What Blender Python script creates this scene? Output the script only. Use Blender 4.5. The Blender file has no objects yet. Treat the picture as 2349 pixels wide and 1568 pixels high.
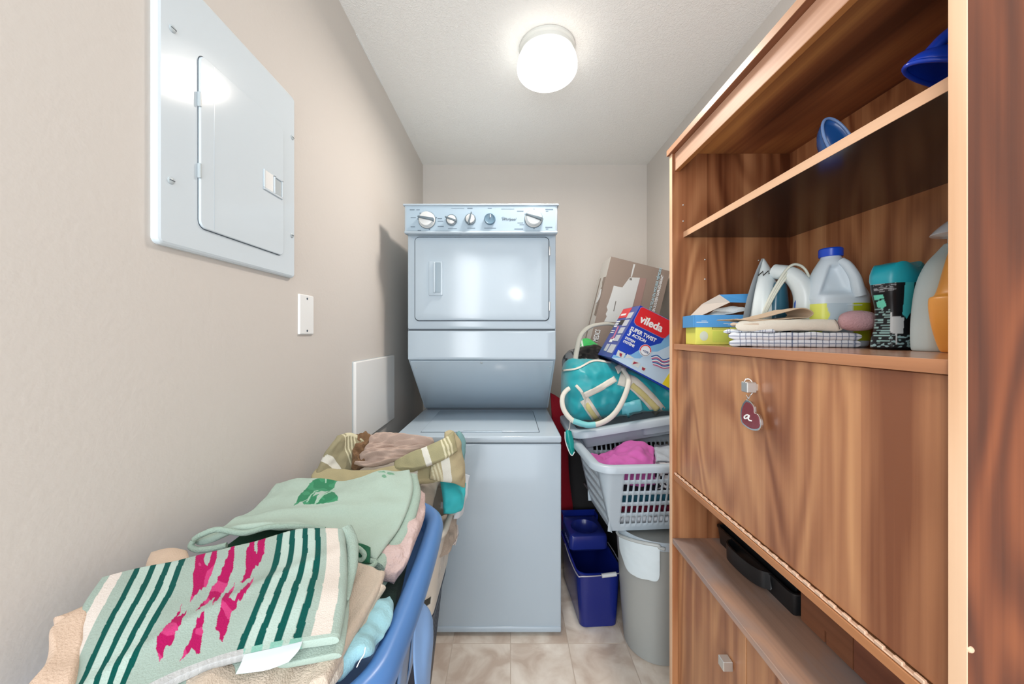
import bpy, bmesh, math, random
from mathutils import Vector, Matrix, noise
from mathutils.bvhtree import BVHTree
random.seed(7)
SC = bpy.context.scene
COL = SC.collection
R = math.radians

# ------------------------------------------------------------ camera, world, lights, exposure
EYE = 1.254
FPX = 830.0
cam_d = bpy.data.cameras.new('camera')
cam_d.sensor_width = 36.0
cam_d.lens = FPX * 36.0 / 2349
cam_d.shift_x = (1174.5 - 1168) / 2349
cam_d.shift_y = -(784 - 766) / 2349
cam_d.clip_start = 0.02
cam = bpy.data.objects.new('camera', cam_d); COL.objects.link(cam)
cam.location = (0, 0, EYE); cam.rotation_euler = (R(90), 0, 0)
SC.camera = cam
SC.view_settings.view_transform = 'Standard'
SC.view_settings.look = 'None'
SC.view_settings.exposure = 0.25
SC.cycles.diffuse_bounces = 8
SC.cycles.max_bounces = 14
SC.view_settings.gamma = 1.0
SC.view_settings.use_curve_mapping = False
w = bpy.data.worlds.new('world'); SC.world = w; w.use_nodes = True
w.node_tree.nodes['Background'].inputs[0].default_value = (0.86, 0.93, 1.0, 1)
w.node_tree.nodes['Background'].inputs[1].default_value = 1.0

def area_light(name, loc, rot, sx, sy, power, color):
    d = bpy.data.lights.new(name, 'AREA'); d.shape = 'RECTANGLE'; d.size = sx; d.size_y = sy
    d.energy = power; d.color = color
    o = bpy.data.objects.new(name, d); o.location = loc; o.rotation_euler = rot; COL.objects.link(o)
    return o
def point_light(name, loc, r, power, color):
    d = bpy.data.lights.new(name, 'POINT'); d.shadow_soft_size = r; d.energy = power; d.color = color
    o = bpy.data.objects.new(name, d); o.location = loc; COL.objects.link(o); return o
# daylight of the hall behind the camera
area_light('hall_daylight', (0.18, -1.39, 1.22), (R(90), 0, 0), 1.5, 2.4, 21, (0.90, 0.95, 1.0))
area_light('hutch_fill_light', (-0.52, -0.70, 1.30), (R(90), 0, R(-52)), 0.55, 1.9, 21, (0.94, 0.97, 1.0))  # no window here: fill light added to brighten the inside of the hutch
point_light('camera_flash', (0.10, -0.25, 1.63), 0.06, 3.2, (1.0, 0.98, 0.95))  # added as a camera flash, placed so it glints in the dryer door
# the laundry room's own ceiling lamp
lb = area_light('ceiling_lamp_light', (0.157, 1.5, 2.298), (0, 0, 0), 0.2, 0.2, 11, (1.0, 0.90, 0.81)); lb.data.shape = 'DISK'

# ------------------------------------------------------------ helpers
def s2l(v):
    v = v / 255.0
    return v / 12.92 if v <= 0.04045 else ((v + 0.055) / 1.055) ** 2.4
def c3(r, g, b): return (s2l(r), s2l(g), s2l(b))
def P(px, py, d):
    """a point seen at (px, py) of the photograph and d metres in front of the camera, as world coordinates"""
    return Vector(((px - 1168) * d / FPX, d, EYE - (py - 766) * d / FPX))
def proj(v):
    return (1168 + v[0] * FPX / v[1], 766 - (v[2] - EYE) * FPX / v[1])

def mat(name, rgb, rough=0.5, metal=0.0, spec=0.5, bump=0.0, bscale=200.0, trans=0.0, emit=None, estr=0.0, alpha=1.0, var=0.0, vscale=8.0, coat=0.0, sheen=0.0):
    m = bpy.data.materials.new(name); m.use_nodes = True
    nt = m.node_tree; b = nt.nodes['Principled BSDF']
    c = c3(*rgb)
    b.inputs['Base Color'].default_value = (*c, 1)
    b.inputs['Roughness'].default_value = rough
    b.inputs['Metallic'].default_value = metal
    b.inputs['Specular IOR Level'].default_value = spec
    b.inputs['Coat Weight'].default_value = coat
    if sheen:
        b.inputs['Sheen Weight'].default_value = sheen
    if trans: b.inputs['Transmission Weight'].default_value = trans
    if alpha < 1: b.inputs['Alpha'].default_value = alpha
    if emit:
        b.inputs['Emission Color'].default_value = (*emit, 1); b.inputs['Emission Strength'].default_value = estr
    tc = nt.nodes.new('ShaderNodeTexCoord')
    if bump:
        n = nt.nodes.new('ShaderNodeTexNoise'); n.inputs['Scale'].default_value = bscale; n.inputs['Detail'].default_value = 3
        bp = nt.nodes.new('ShaderNodeBump'); bp.inputs['Strength'].default_value = bump; bp.inputs['Distance'].default_value = 0.004
        nt.links.new(tc.outputs['Object'], n.inputs['Vector']); nt.links.new(n.outputs['Fac'], bp.inputs['Height'])
        nt.links.new(bp.outputs['Normal'], b.inputs['Normal'])
    if var:
        n = nt.nodes.new('ShaderNodeTexNoise'); n.inputs['Scale'].default_value = vscale; n.inputs['Detail'].default_value = 4
        mr = nt.nodes.new('ShaderNodeMapRange'); mr.inputs['To Min'].default_value = 1 - var; mr.inputs['To Max'].default_value = 1 + var
        mx = nt.nodes.new('ShaderNodeVectorMath'); mx.operation = 'SCALE'; mx.inputs[0].default_value = c
        nt.links.new(tc.outputs['Object'], n.inputs['Vector']); nt.links.new(n.outputs['Fac'], mr.inputs['Value'])
        nt.links.new(mr.outputs['Result'], mx.inputs['Scale']); nt.links.new(mx.outputs['Vector'], b.inputs['Base Color'])
    return m

def attr_mat(name, rough=0.95, bump=0.3, bscale=500.0, sheen=0.3, dist=0.003, spec=0.3):
    """cloth or plastic whose print is stored as a colour attribute"""
    m = mat(name, (200, 200, 200), rough, bump=bump, bscale=bscale, sheen=sheen * 0.2, spec=spec * 0.5)
    nt = m.node_tree; b = nt.nodes['Principled BSDF']
    a = nt.nodes.new('ShaderNodeVertexColor'); a.layer_name = 'Col'
    nt.links.new(a.outputs['Color'], b.inputs['Base Color'])
    for n in nt.nodes:
        if n.type == 'BUMP': n.inputs['Distance'].default_value = dist
    return m

def wood(name, grain='Z', dark=(84, 44, 26), mid=(146, 96, 62), light=(190, 140, 96), seed=0.0, rough=0.38, rings=9.0, big=2.6, spec=0.5, planks=0.0, wear=0.0):
    m = bpy.data.materials.new(name); m.use_nodes = True
    nt = m.node_tree; N = nt.nodes; L = nt.links; b = N['Principled BSDF']
    tc = N.new('ShaderNodeTexCoord')
    def mp(sc_g, sc_o, off):
        q = N.new('ShaderNodeMapping')
        s = [sc_o] * 3; s['XYZ'.index(grain)] = sc_g
        q.inputs['Scale'].default_value = s; q.inputs['Location'].default_value = (off, off * 1.7, off * 0.6)
        L.new(tc.outputs['Object'], q.inputs['Vector']); return q
    def nz(q, sc, det, dis):
        n = N.new('ShaderNodeTexNoise'); n.inputs['Scale'].default_value = sc; n.inputs['Detail'].default_value = det
        n.inputs['Distortion'].default_value = dis; L.new(q.outputs['Vector'], n.inputs['Vector']); return n.outputs['Fac']
    def mt(op, a, bb=None, c=None):
        n = N.new('ShaderNodeMath'); n.operation = op
        for i, v in enumerate((a, bb, c)):
            if v is None: continue
            if isinstance(v, (int, float)): n.inputs[i].default_value = v
            else: L.new(v, n.inputs[i])
        return n.outputs[0]
    a = nz(mp(0.22, 1.0, seed), 4.2, 2.0, 0.5)            # broad figure
    rg = mt('SINE', mt('MULTIPLY', a, rings * 6.283), None)
    rg = mt('MULTIPLY_ADD', rg, 0.5, 0.5)
    fib = nz(mp(0.02, 1.0, seed + 3), 95, 3.0, 0.0)      # fibres
    pl = nz(mp(0.05, 1.0, seed + 9), big * 3.2, 2.0, 0.2)   # broad stripes
    pl = mt('MULTIPLY_ADD', mt('SUBTRACT', pl, 0.5), 2.4, 0.5)
    v = mt('ADD', mt('MULTIPLY', rg, 0.26), mt('MULTIPLY', fib, 0.34))
    v = mt('ADD', v, mt('MULTIPLY', pl, 0.46))
    if planks:   # veneer leaves of differing tone side by side
        sx = N.new('ShaderNodeSeparateXYZ'); L.new(tc.outputs['Object'], sx.inputs[0])
        q = mt('ADD', mt('MULTIPLY', sx.outputs[0], 8.3), mt('MULTIPLY', sx.outputs[1], 9.4))
        wn = N.new('ShaderNodeTexWhiteNoise'); wn.noise_dimensions = '1D'; L.new(mt('FLOOR', mt('ADD', q, seed)), wn.inputs['W'])
        v = mt('ADD', v, mt('MULTIPLY', mt('SUBTRACT', wn.outputs['Value'], 0.5), planks))
    rp = N.new('ShaderNodeValToRGB'); e = rp.color_ramp.elements
    e[0].position = 0.22; e[0].color = (*c3(*dark), 1)
    e[1].position = 0.88; e[1].color = (*c3(*light), 1)
    k = e.new(0.52); k.color = (*c3(*mid), 1)
    L.new(v, rp.inputs['Fac']); L.new(rp.outputs['Color'], b.inputs['Base Color'])
    if wear:     # grey rubbed patches
        wz = nz(mp(0.5, 1.0, seed + 20), 9, 4.0, 0.6)
        mr = N.new('ShaderNodeMapRange'); mr.inputs['From Min'].default_value = 0.45; mr.inputs['From Max'].default_value = 0.62; mr.inputs['To Max'].default_value = wear
        mx = N.new('ShaderNodeMix'); mx.data_type = 'RGBA'; mx.inputs['B'].default_value = (*c3(150, 140, 138), 1)
        L.new(wz, mr.inputs['Value']); L.new(mr.outputs['Result'], mx.inputs['Factor']); L.new(rp.outputs['Color'], mx.inputs['A']); L.new(mx.outputs['Result'], b.inputs['Base Color'])
    b.inputs['Roughness'].default_value = rough
    b.inputs['Specular IOR Level'].default_value = spec
    bp = N.new('ShaderNodeBump'); bp.inputs['Strength'].default_value = 0.08; bp.inputs['Distance'].default_value = 0.001
    L.new(fib, bp.inputs['Height']); L.new(bp.outputs['Normal'], b.inputs['Normal'])
    return m

def prop(o, label=None, cat=None, group=None, kind=None):
    if label: o['label'] = label
    if cat: o['category'] = cat
    if group: o['group'] = group
    if kind: o['kind'] = kind
    return o
def thing(name, label, cat, loc, group=None):
    o = bpy.data.objects.new(name, None); o.empty_display_size = 0.05; COL.objects.link(o)
    o.location = loc
    return prop(o, label, cat, group)
def attach(o, parent):
    if parent is None: return o
    o.parent = parent
    if parent.type == 'EMPTY':
        o.matrix_parent_inverse = Matrix.Translation(parent.location).inverted()
    return o
def mk(name, verts, faces, m, parent=None, smooth=False, cols=None, label=None, solid=0.0, sub=0, angle=None, soff=0.0):
    me = bpy.data.meshes.new(name)
    me.from_pydata([tuple(v) for v in verts], [], faces); me.update()
    ms = m if isinstance(m, (list, tuple)) else [m]
    for q in ms: me.materials.append(q)
    if cols is not None:
        ca = me.color_attributes.new('Col', 'FLOAT_COLOR', 'POINT')
        flat = []
        for c in cols: flat.extend((c[0], c[1], c[2], 1.0))
        ca.data.foreach_set('color', flat)
    if smooth:
        me.polygons.foreach_set('use_smooth', [True] * len(me.polygons))
        if angle: me.set_sharp_from_angle(angle=R(angle))
    o = bpy.data.objects.new(name, me); COL.objects.link(o)
    if solid:
        s = o.modifiers.new('solid', 'SOLIDIFY'); s.thickness = solid; s.offset = soff
    if sub:
        s = o.modifiers.new('sub', 'SUBSURF'); s.levels = sub; s.render_levels = sub
    if label: o['label'] = label
    return attach(o, parent)
def from_bm(name, bm, m, parent=None, smooth=False, angle=None, label=None):
    bmesh.ops.recalc_face_normals(bm, faces=bm.faces)
    me = bpy.data.meshes.new(name); bm.to_mesh(me); bm.free()
    ms = m if isinstance(m, (list, tuple)) else [m]
    for q in ms: me.materials.append(q)
    if smooth:
        me.polygons.foreach_set('use_smooth', [True] * len(me.polygons))
        if angle: me.set_sharp_from_angle(angle=R(angle))
    o = bpy.data.objects.new(name, me); COL.objects.link(o)
    if label: o['label'] = label
    return attach(o, parent)
def bm_box(bm, x0, x1, y0, y1, z0, z1, bevel=0.0, seg=2, M=None):
    g = bmesh.ops.create_cube(bm, size=1.0)
    vs = g['verts']
    for v in vs:
        v.co = Vector(((x0 + x1) / 2 + v.co.x * (x1 - x0), (y0 + y1) / 2 + v.co.y * (y1 - y0), (z0 + z1) / 2 + v.co.z * (z1 - z0)))
    if bevel:
        es = list({e for v in vs for e in v.link_edges})
        r = bmesh.ops.bevel(bm, geom=es, offset=bevel, segments=seg, affect='EDGES', profile=0.5)
        vs = list({v for v in r['verts']} | {v for v in vs if v.is_valid})
    if M is not None:
        for v in vs: v.co = M @ v.co
    return vs
def box(name, x0, x1, y0, y1, z0, z1, m, parent=None, bevel=0.0015, seg=2, M=None, smooth=False, label=None):
    bm = bmesh.new(); bm_box(bm, x0, x1, y0, y1, z0, z1, bevel, seg, M)
    return from_bm(name, bm, m, parent, smooth, 40 if smooth else None, label)
def boxes(name, lst, m, parent=None, bevel=0.0, M=None, label=None):
    bm = bmesh.new()
    for b in lst: bm_box(bm, *b, bevel, 1, M)
    return from_bm(name, bm, m, parent, label=label)
def catmull(p, t, n):
    """p: list of Vectors, t in 0..n-1 (float)"""
    i = min(int(t), n - 2); f = t - i
    p1, p2 = p[i], p[i + 1]
    p0 = p[i - 1] if i > 0 else p1 * 2 - p2
    p3 = p[i + 2] if i + 2 < n else p2 * 2 - p1
    return ((p1 * 2) + (p2 - p0) * f + (p0 * 2 - p1 * 5 + p2 * 4 - p3) * f * f + (p1 * 3 - p0 - p2 * 3 + p3) * f * f * f) * 0.5
def smoothline(pts, n):
    pts = [Vector(p) for p in pts]; k = len(pts)
    return [catmull(pts, i * (k - 1) / (n - 1), k) for i in range(n)]
def tube_geo(pts, r, seg=10, n=None, flat=1.0, up=None, closed=False):
    if n: pts = smoothline(pts, n)
    pts = [Vector(p) for p in pts]; V = []; F = []
    k = len(pts); prev = None
    for i, p in enumerate(pts):
        if closed: t = (pts[(i + 1) % k] - pts[i - 1]).normalized()
        else: t = (pts[min(i + 1, k - 1)] - pts[max(i - 1, 0)]).normalized()
        if prev is None:
            a = Vector(up) if up else (Vector((0, 0, 1)) if abs(t.z) < 0.9 else Vector((1, 0, 0)))
            s = t.cross(a).normalized()
        else:
            s = (prev - t * prev.dot(t)).normalized()
        prev = s; u = s.cross(t).normalized()
        rr = r(i / (k - 1)) if callable(r) else r
        for j in range(seg):
            a = 2 * math.pi * j / seg
            V.append(p + s * math.cos(a) * rr + u * math.sin(a) * rr * flat)
    m = k if closed else k - 1
    for i in range(m):
        i2 = (i + 1) % k
        for j in range(seg):
            j2 = (j + 1) % seg
            F.append((i * seg + j, i * seg + j2, i2 * seg + j2, i2 * seg + j))
    if not closed:
        F.append(tuple(range(seg - 1, -1, -1))); F.append(tuple((k - 1) * seg + j for j in range(seg)))
    return V, F
def tube(name, pts, r, m, parent=None, seg=10, n=None, flat=1.0, up=None, closed=False, label=None):
    V, F = tube_geo(pts, r, seg, n, flat, up, closed)
    return mk(name, V, F, m, parent, True, label=label, angle=50)
def merge(parts):
    V = []; F = []
    for v, f in parts:
        o = len(V); V.extend(v); F.extend(tuple(i + o for i in q) for q in f)
    return V, F
def lathe_geo(prof, c, seg=40, axis='Z', M=None):
    V = []; F = []
    for r, z in prof:
        for j in range(seg):
            a = 2 * math.pi * j / seg
            if axis == 'Z': p = Vector((r * math.cos(a), r * math.sin(a), z))
            elif axis == 'Y': p = Vector((r * math.cos(a), z, r * math.sin(a)))
            else: p = Vector((z, r * math.cos(a), r * math.sin(a)))
            if M is not None: p = M @ p
            V.append(p + Vector(c))
    for i in range(len(prof) - 1):
        for j in range(seg):
            j2 = (j + 1) % seg
            F.append((i * seg + j, i * seg + j2, (i + 1) * seg + j2, (i + 1) * seg + j))
    F.append(tuple(range(seg))); F.append(tuple((len(prof) - 1) * seg + j for j in range(seg)))
    return V, F
def lathe(name, prof, c, m, parent=None, seg=40, axis='Z', M=None, label=None, angle=40):
    V, F = lathe_geo(prof, c, seg, axis, M)
    o = mk(name, V, F, m, parent, True, label=label, angle=angle)
    bm = bmesh.new(); bm.from_mesh(o.data); bmesh.ops.recalc_face_normals(bm, faces=bm.faces); bm.to_mesh(o.data); bm.free()
    return o
def rrect(x0, x1, y0, y1, r, n=8, m=10):
    """rounded-rectangle loop: points and outward normals; m points along each straight side"""
    pts = []; nr = []
    cs = [(x1 - r, y0 + r, -90), (x1 - r, y1 - r, 0), (x0 + r, y1 - r, 90), (x0 + r, y0 + r, 180)]
    for i, (cx, cy, a0) in enumerate(cs):
        for k in range(n + 1):
            a = R(a0 + 90 * k / n); pts.append(Vector((cx + r * math.cos(a), cy + r * math.sin(a)))); nr.append(Vector((math.cos(a), math.sin(a))))
        cx2, cy2, a2 = cs[(i + 1) % 4]
        a = R(a2); q = Vector((cx2 + r * math.cos(a), cy2 + r * math.sin(a))); s = pts[-1].copy(); nn = nr[-1].copy()
        for k in range(1, m):
            pts.append(s.lerp(q, k / m)); nr.append(nn)
    return pts, nr
def loft_loop(pts, nr, prof, closed=True, M=None, skip=None):
    V = []; F = []; k = len(pts); n = len(prof)
    for off, z in prof:
        for p, q in zip(pts, nr):
            v = Vector((p.x + q.x * off, p.y + q.y * off, z)); V.append(M @ v if M is not None else v)
    for i in range(n if closed else n - 1):
        i2 = (i + 1) % n
        for j in range(k):
            if skip and skip(i, j): continue
            j2 = (j + 1) % k
            F.append((i * k + j, i * k + j2, i2 * k + j2, i2 * k + j))
    return V, F
def inpoly(x, y, poly):
    c = False; n = len(poly); j = n - 1
    for i in range(n):
        xi, yi = poly[i]; xj, yj = poly[j]
        if (yi > y) != (yj > y) and x < (xj - xi) * (y - yi) / (yj - yi) + xi: c = not c
        j = i
    return c
def evalpatch(ctrl, u, v):
    nr = len(ctrl); nc = len(ctrl[0])
    rows = [catmull(r, u * (nc - 1), nc) for r in ctrl]
    return catmull(rows, v * (nr - 1), nr)
def edge_samples(n, w):
    """samples of 0..1, denser inside w of each end"""
    a = [w * (1 - math.cos(math.pi / 2 * i / 6)) for i in range(6)]
    return a + [w + (1 - 2 * w) * i / n for i in range(n + 1)] + [1 - q for q in reversed(a)]
def cloth(name, ctrl, T, m, parent=None, nu=60, nv=50, w=0.04, col=None, wr=0.004, ws=9.0, seed=0.0, aniso=None, label=None, kind=None, squash=None, add=None):
    """a padded sheet following a grid of control points: top and bottom skins that meet in a rounded edge.
    col(u, v, px, py) is its print; wr / ws the height and frequency of the wrinkles."""
    ctrl = [[Vector(p) for p in r] for r in ctrl]
    us = edge_samples(nu, w); vs = edge_samples(nv, w)
    NU = len(us); NV = len(vs); top = []; bot = []; ct = []; cb = []
    grid = [[evalpatch(ctrl, u, v) for u in us] for v in vs]
    for b, v in enumerate(vs):
        for a, u in enumerate(us):
            p = grid[b][a]
            du = grid[b][min(a + 1, NU - 1)] - grid[b][max(a - 1, 0)]
            dv = grid[min(b + 1, NV - 1)][a] - grid[max(b - 1, 0)][a]
            n = dv.cross(du)
            if n.length < 1e-12: n = Vector((0, 0, 1))
            n.normalize()
            if n.z < 0 and abs(n.z) > 0.2: n = -n
            e = min(u, 1 - u, v, 1 - v)
            s = 1.0 if e >= w else math.sqrt(max(0.0, 1 - (1 - e / w) ** 2))
            q = p * ws
            if aniso: q = Vector((q.x * aniso[0], q.y * aniso[1], q.z * aniso[2]))
            h = noise.noise(q + Vector((seed, seed * 2, 0))) * wr + noise.noise(q * 2.3 + Vector((seed + 5, 0, seed))) * wr * 0.45
            if add: h += add(u, v)
            h *= 0.3 + 0.7 * s
            top.append(p + n * (T / 2 * s + h)); bot.append(p - n * (T / 2 * s - h))
            if col:
                px, py = proj(p)
                cc = col(u, v, px, py); ct.append(cc); cb.append(cc)
    V = top + bot; F = []; o = len(top)
    for b in range(NV - 1):
        for a in range(NU - 1):
            i = b * NU + a
            F.append((i, i + NU, i + NU + 1, i + 1)); F.append((o + i, o + i + 1, o + i + NU + 1, o + i + NU))
    ob = mk(name, V, F, m, parent, True, cols=(ct + cb) if col else None, label=label)
    bm = bmesh.new(); bm.from_mesh(ob.data)
    bmesh.ops.remove_doubles(bm, verts=bm.verts, dist=1e-6)
    bmesh.ops.recalc_face_normals(bm, faces=bm.faces); bm.to_mesh(ob.data); bm.free()
    if kind: ob['kind'] = kind
    return ob
def PP(rows): return [[P(*q) for q in r] for r in rows]
def prism_px(polys, d, th=0.0008):
    """flat printed shapes on a face that lies d metres away, square to the view axis"""
    V = []; F = []
    for poly in polys:
        o = len(V); n = len(poly)
        for x, y in poly: V.append(P(x, y, d))
        for x, y in poly: v = P(x, y, d); v.y -= th; V.append(v)
        F.append(tuple(o + n + i for i in range(n)))
        for i in range(n): F.append((o + i, o + (i + 1) % n, o + n + (i + 1) % n, o + n + i))
    return V, F
def print_px(name, polys, d, m, parent, th=0.0008, label=None):
    V, F = prism_px(polys, d, th)
    bm = bmesh.new(); me = bpy.data.meshes.new('t'); me.from_pydata(V, [], F); bm.from_mesh(me)
    bpy.data.meshes.remove(me)
    return from_bm(name, bm, m, parent, label=label)
def text(name, body, size, origin, xdir, ydir, m, parent=None, bold=0.0, ext=0.0004, align='LEFT', shear=0.0, width=1.0):
    cu = bpy.data.curves.new(name, 'FONT'); cu.body = body; cu.size = size; cu.extrude = ext
    cu.offset = bold; cu.align_x = align; cu.shear = shear; cu.resolution_u = 3
    cu.materials.append(m)
    x = Vector(xdir).normalized(); y = Vector(ydir).normalized(); z = x.cross(y)
    o = bpy.data.objects.new(name, cu); COL.objects.link(o)
    me = bpy.data.meshes.new_from_object(o.evaluated_get(bpy.context.evaluated_depsgraph_get()))
    bpy.data.objects.remove(o); me.name = name
    o = bpy.data.objects.new(name, me); COL.objects.link(o)
    M = Matrix(((x.x * width, y.x, z.x, origin[0]), (x.y * width, y.y, z.y, origin[1]), (x.z * width, y.z, z.z, origin[2]), (0, 0, 0, 1)))
    attach(o, parent)
    o.matrix_basis = M
    return o
def roll(a):
    """x and y directions of lettering that faces the camera side, turned a degrees anticlockwise"""
    a = R(a)
    return (math.cos(a), 0, math.sin(a)), (-math.sin(a), 0, math.cos(a))
def bvh_of(o):
    return BVHTree.FromPolygons([v.co for v in o.data.vertices], [tuple(p.vertices) for p in o.data.polygons])
def hit(bvh, px, py, off=0.003, far=1.8):
    c = Vector((0, 0, EYE)); dr = (P(px, py, 1.0) - c).normalized()
    loc, n, i, dist = bvh.ray_cast(c, dr)
    if loc is None: return P(px, py, far)
    if n.dot(dr) > 0: n = -n
    return loc + n * off

# ------------------------------------------------------------ materials
M_wall = mat('wall_paint', (204, 199, 193), 0.75, bump=0.12, bscale=90, spec=0.3)
M_appl = mat('appliance_enamel', (176, 192, 204), 0.13, spec=0.5)
M_appl2 = mat('appliance_console_enamel', (160, 182, 198), 0.3)
M_panelw = mat('panel_enamel', (204, 215, 222), 0.12, spec=0.22)
M_white = mat('white_plastic', (232, 234, 233), 0.35)
M_groove = mat('dark_groove', (70, 82, 92), 0.6)
M_black = mat('black_plastic', (26, 28, 30), 0.38)
M_blacksoft = mat('black_fabric', (24, 23, 24), 0.85, bump=0.3, bscale=300)
M_chrome = mat('chrome', (225, 226, 226), 0.2, metal=1.0)
M_nickel = mat('satin_nickel', (205, 206, 204), 0.35, metal=0.75)
M_grey = mat('grey_basket_plastic', (172, 186, 196), 0.35)
M_can = mat('grey_can_plastic', (160, 164, 162), 0.45)
M_navy = mat('navy_plastic', (18, 34, 116), 0.2)
M_blue = mat('blue_basket_plastic', (82, 128, 188), 0.32)
M_bluel = mat('blue_basket_body_plastic', (120, 156, 202), 0.4)
M_cloth = attr_mat('printed_terry', bump=0.4, bscale=520, dist=0.003)
M_flatc = attr_mat('printed_cotton', bump=0.25, bscale=700, dist=0.0015)
M_plast = attr_mat('printed_plastic', rough=0.3, bump=0.0, sheen=0.0, spec=0.5)
def plain(name, rgb, bump=0.5, bs=400, rough=0.95): return mat(name, rgb, rough, bump=bump, bscale=bs, sheen=0.06, spec=0.2)
W_flap = wood('walnut_flap', 'Z', (124, 76, 52), (166, 114, 80), (202, 150, 106), 3.1, 0.36, planks=0.16)
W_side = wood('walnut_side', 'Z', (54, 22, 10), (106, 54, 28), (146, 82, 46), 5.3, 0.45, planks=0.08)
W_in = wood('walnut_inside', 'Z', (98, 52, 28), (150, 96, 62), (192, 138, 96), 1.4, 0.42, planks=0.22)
W_back_lit = wood('walnut_back_lit', 'Z', (132, 76, 46), (186, 128, 86), (220, 168, 120), 1.4, 0.45, planks=0.2)  # inside walnut in lighter colours, painted to lift the shade in the hutch
W_top = wood('walnut_top_underside', 'Y', (96, 56, 38), (152, 96, 62), (214, 156, 94), 7.7, 0.45, rings=3)
W_edge = wood('wood_edge_band', 'Y', (176, 128, 94), (206, 160, 124), (226, 184, 148), 2.2, 0.4, rings=3)
W_edgez = wood('wood_edge_band_upright', 'Z', (206, 160, 122), (230, 190, 154), (242, 212, 180), 2.9, 0.4, rings=3)
W_desk = wood('walnut_worn_desk', 'Y', (104, 78, 66), (162, 130, 112), (204, 162, 136), 8.4, 0.3, rings=4, wear=0.8)
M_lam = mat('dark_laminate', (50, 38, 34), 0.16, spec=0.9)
# ------------------------------------------------------------ room shell
XL, XR, YB, ZC, YN = -0.605, 0.966, 2.538, 2.44, -1.4
prop(box('wall_left', XL - 0.1, XL, YN, YB + 0.1, 0, ZC, M_wall, bevel=0), kind='structure')
prop(box('wall_right', XR, XR + 0.1, YN, YB + 0.1, 0, ZC, M_wall, bevel=0), kind='structure')
prop(box('wall_back', XL, XR, YB, YB + 0.1, 0, ZC, M_wall, bevel=0), kind='structure')
M_ceil = mat('ceiling_texture', (240, 240, 237), 0.9, spec=0.2)
nt = M_ceil.node_tree
tc = nt.nodes.new('ShaderNodeTexCoord'); n1 = nt.nodes.new('ShaderNodeTexNoise'); n1.inputs['Scale'].default_value = 95; n1.inputs['Detail'].default_value = 5; n1.inputs['Distortion'].default_value = 1.2
cr = nt.nodes.new('ShaderNodeValToRGB'); cr.color_ramp.elements[0].position = 0.42; cr.color_ramp.elements[1].position = 0.62
bp = nt.nodes.new('ShaderNodeBump'); bp.inputs['Strength'].default_value = 0.4; bp.inputs['Distance'].default_value = 0.003
nt.links.new(tc.outputs['Object'], n1.inputs['Vector']); nt.links.new(n1.outputs['Fac'], cr.inputs['Fac']); nt.links.new(cr.outputs['Color'], bp.inputs['Height'])
nt.links.new(bp.outputs['Normal'], nt.nodes['Principled BSDF'].inputs['Normal'])
prop(box('ceiling', XL - 0.1, XR + 0.1, YN, YB + 0.1, ZC, ZC + 0.1, M_ceil, bevel=0), kind='structure')
prop(box('trim_1', XL, XL + 0.004, 1.43, 1.72, ZC - 0.004, ZC, M_white, bevel=0), kind='structure')

# floor: grout bed with a vinyl tile on each square
M_grout = mat('grout', (196, 182, 168), 0.8)
floor = prop(box('floor', XL - 0.1, XR + 0.1, YN, YB + 0.1, -0.05, -0.0012, M_grout, bevel=0), kind='structure')
M_tile = bpy.data.materials.new('stone_look_tile'); M_tile.use_nodes = True
nt = M_tile.node_tree; b = nt.nodes['Principled BSDF']; b.inputs['Roughness'].default_value = 0.35
tc = nt.nodes.new('ShaderNodeTexCoord'); oi = nt.nodes.new('ShaderNodeObjectInfo')
ad = nt.nodes.new('ShaderNodeVectorMath'); ad.operation = 'MULTIPLY_ADD'; ad.inputs[1].default_value = (1, 1, 1)
cx = nt.nodes.new('ShaderNodeCombineXYZ'); ml = nt.nodes.new('ShaderNodeMath'); ml.operation = 'MULTIPLY'; ml.inputs[1].default_value = 30
nt.links.new(oi.outputs['Random'], ml.inputs[0]); nt.links.new(ml.outputs[0], cx.inputs[2])
nt.links.new(tc.outputs['Object'], ad.inputs[0]); nt.links.new(cx.outputs[0], ad.inputs[2])
n1 = nt.nodes.new('ShaderNodeTexNoise'); n1.inputs['Scale'].default_value = 9; n1.inputs['Detail'].default_value = 5; n1.inputs['Distortion'].default_value = 0.5
nt.links.new(ad.outputs[0], n1.inputs['Vector'])
cr = nt.nodes.new('ShaderNodeValToRGB'); e = cr.color_ramp.elements
e[0].position = 0.36; e[0].color = (*c3(196, 178, 162), 1); e[1].position = 0.66; e[1].color = (*c3(236, 228, 216), 1)
k = e.new(0.5); k.color = (*c3(218, 206, 192), 1)
nt.links.new(n1.outputs['Fac'], cr.inputs['Fac']); nt.links.new(cr.outputs['Color'], b.inputs['Base Color'])
TS = 0.2345; tile_me = None
for i in range(-3, 4):
    for j in range(-2, 5):
        x0 = 0.005 + i * TS; y0 = 1.468 + (j - 3) * TS
        if x0 + TS > XR or x0 < XL - 0.01: 
            pass
        if tile_me is None:
            bm = bmesh.new(); bm_box(bm, 0.0015, TS - 0.0015, 0.0015, TS - 0.0015, -0.0012, 0.0, 0.0006, 1)
            t = from_bm('tile', bm, M_tile, None); tile_me = t.data
        else:
            t = bpy.data.objects.new('tile', tile_me); COL.objects.link(t)
        t.parent = floor; t.location = (x0, y0, 0.0)

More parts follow.
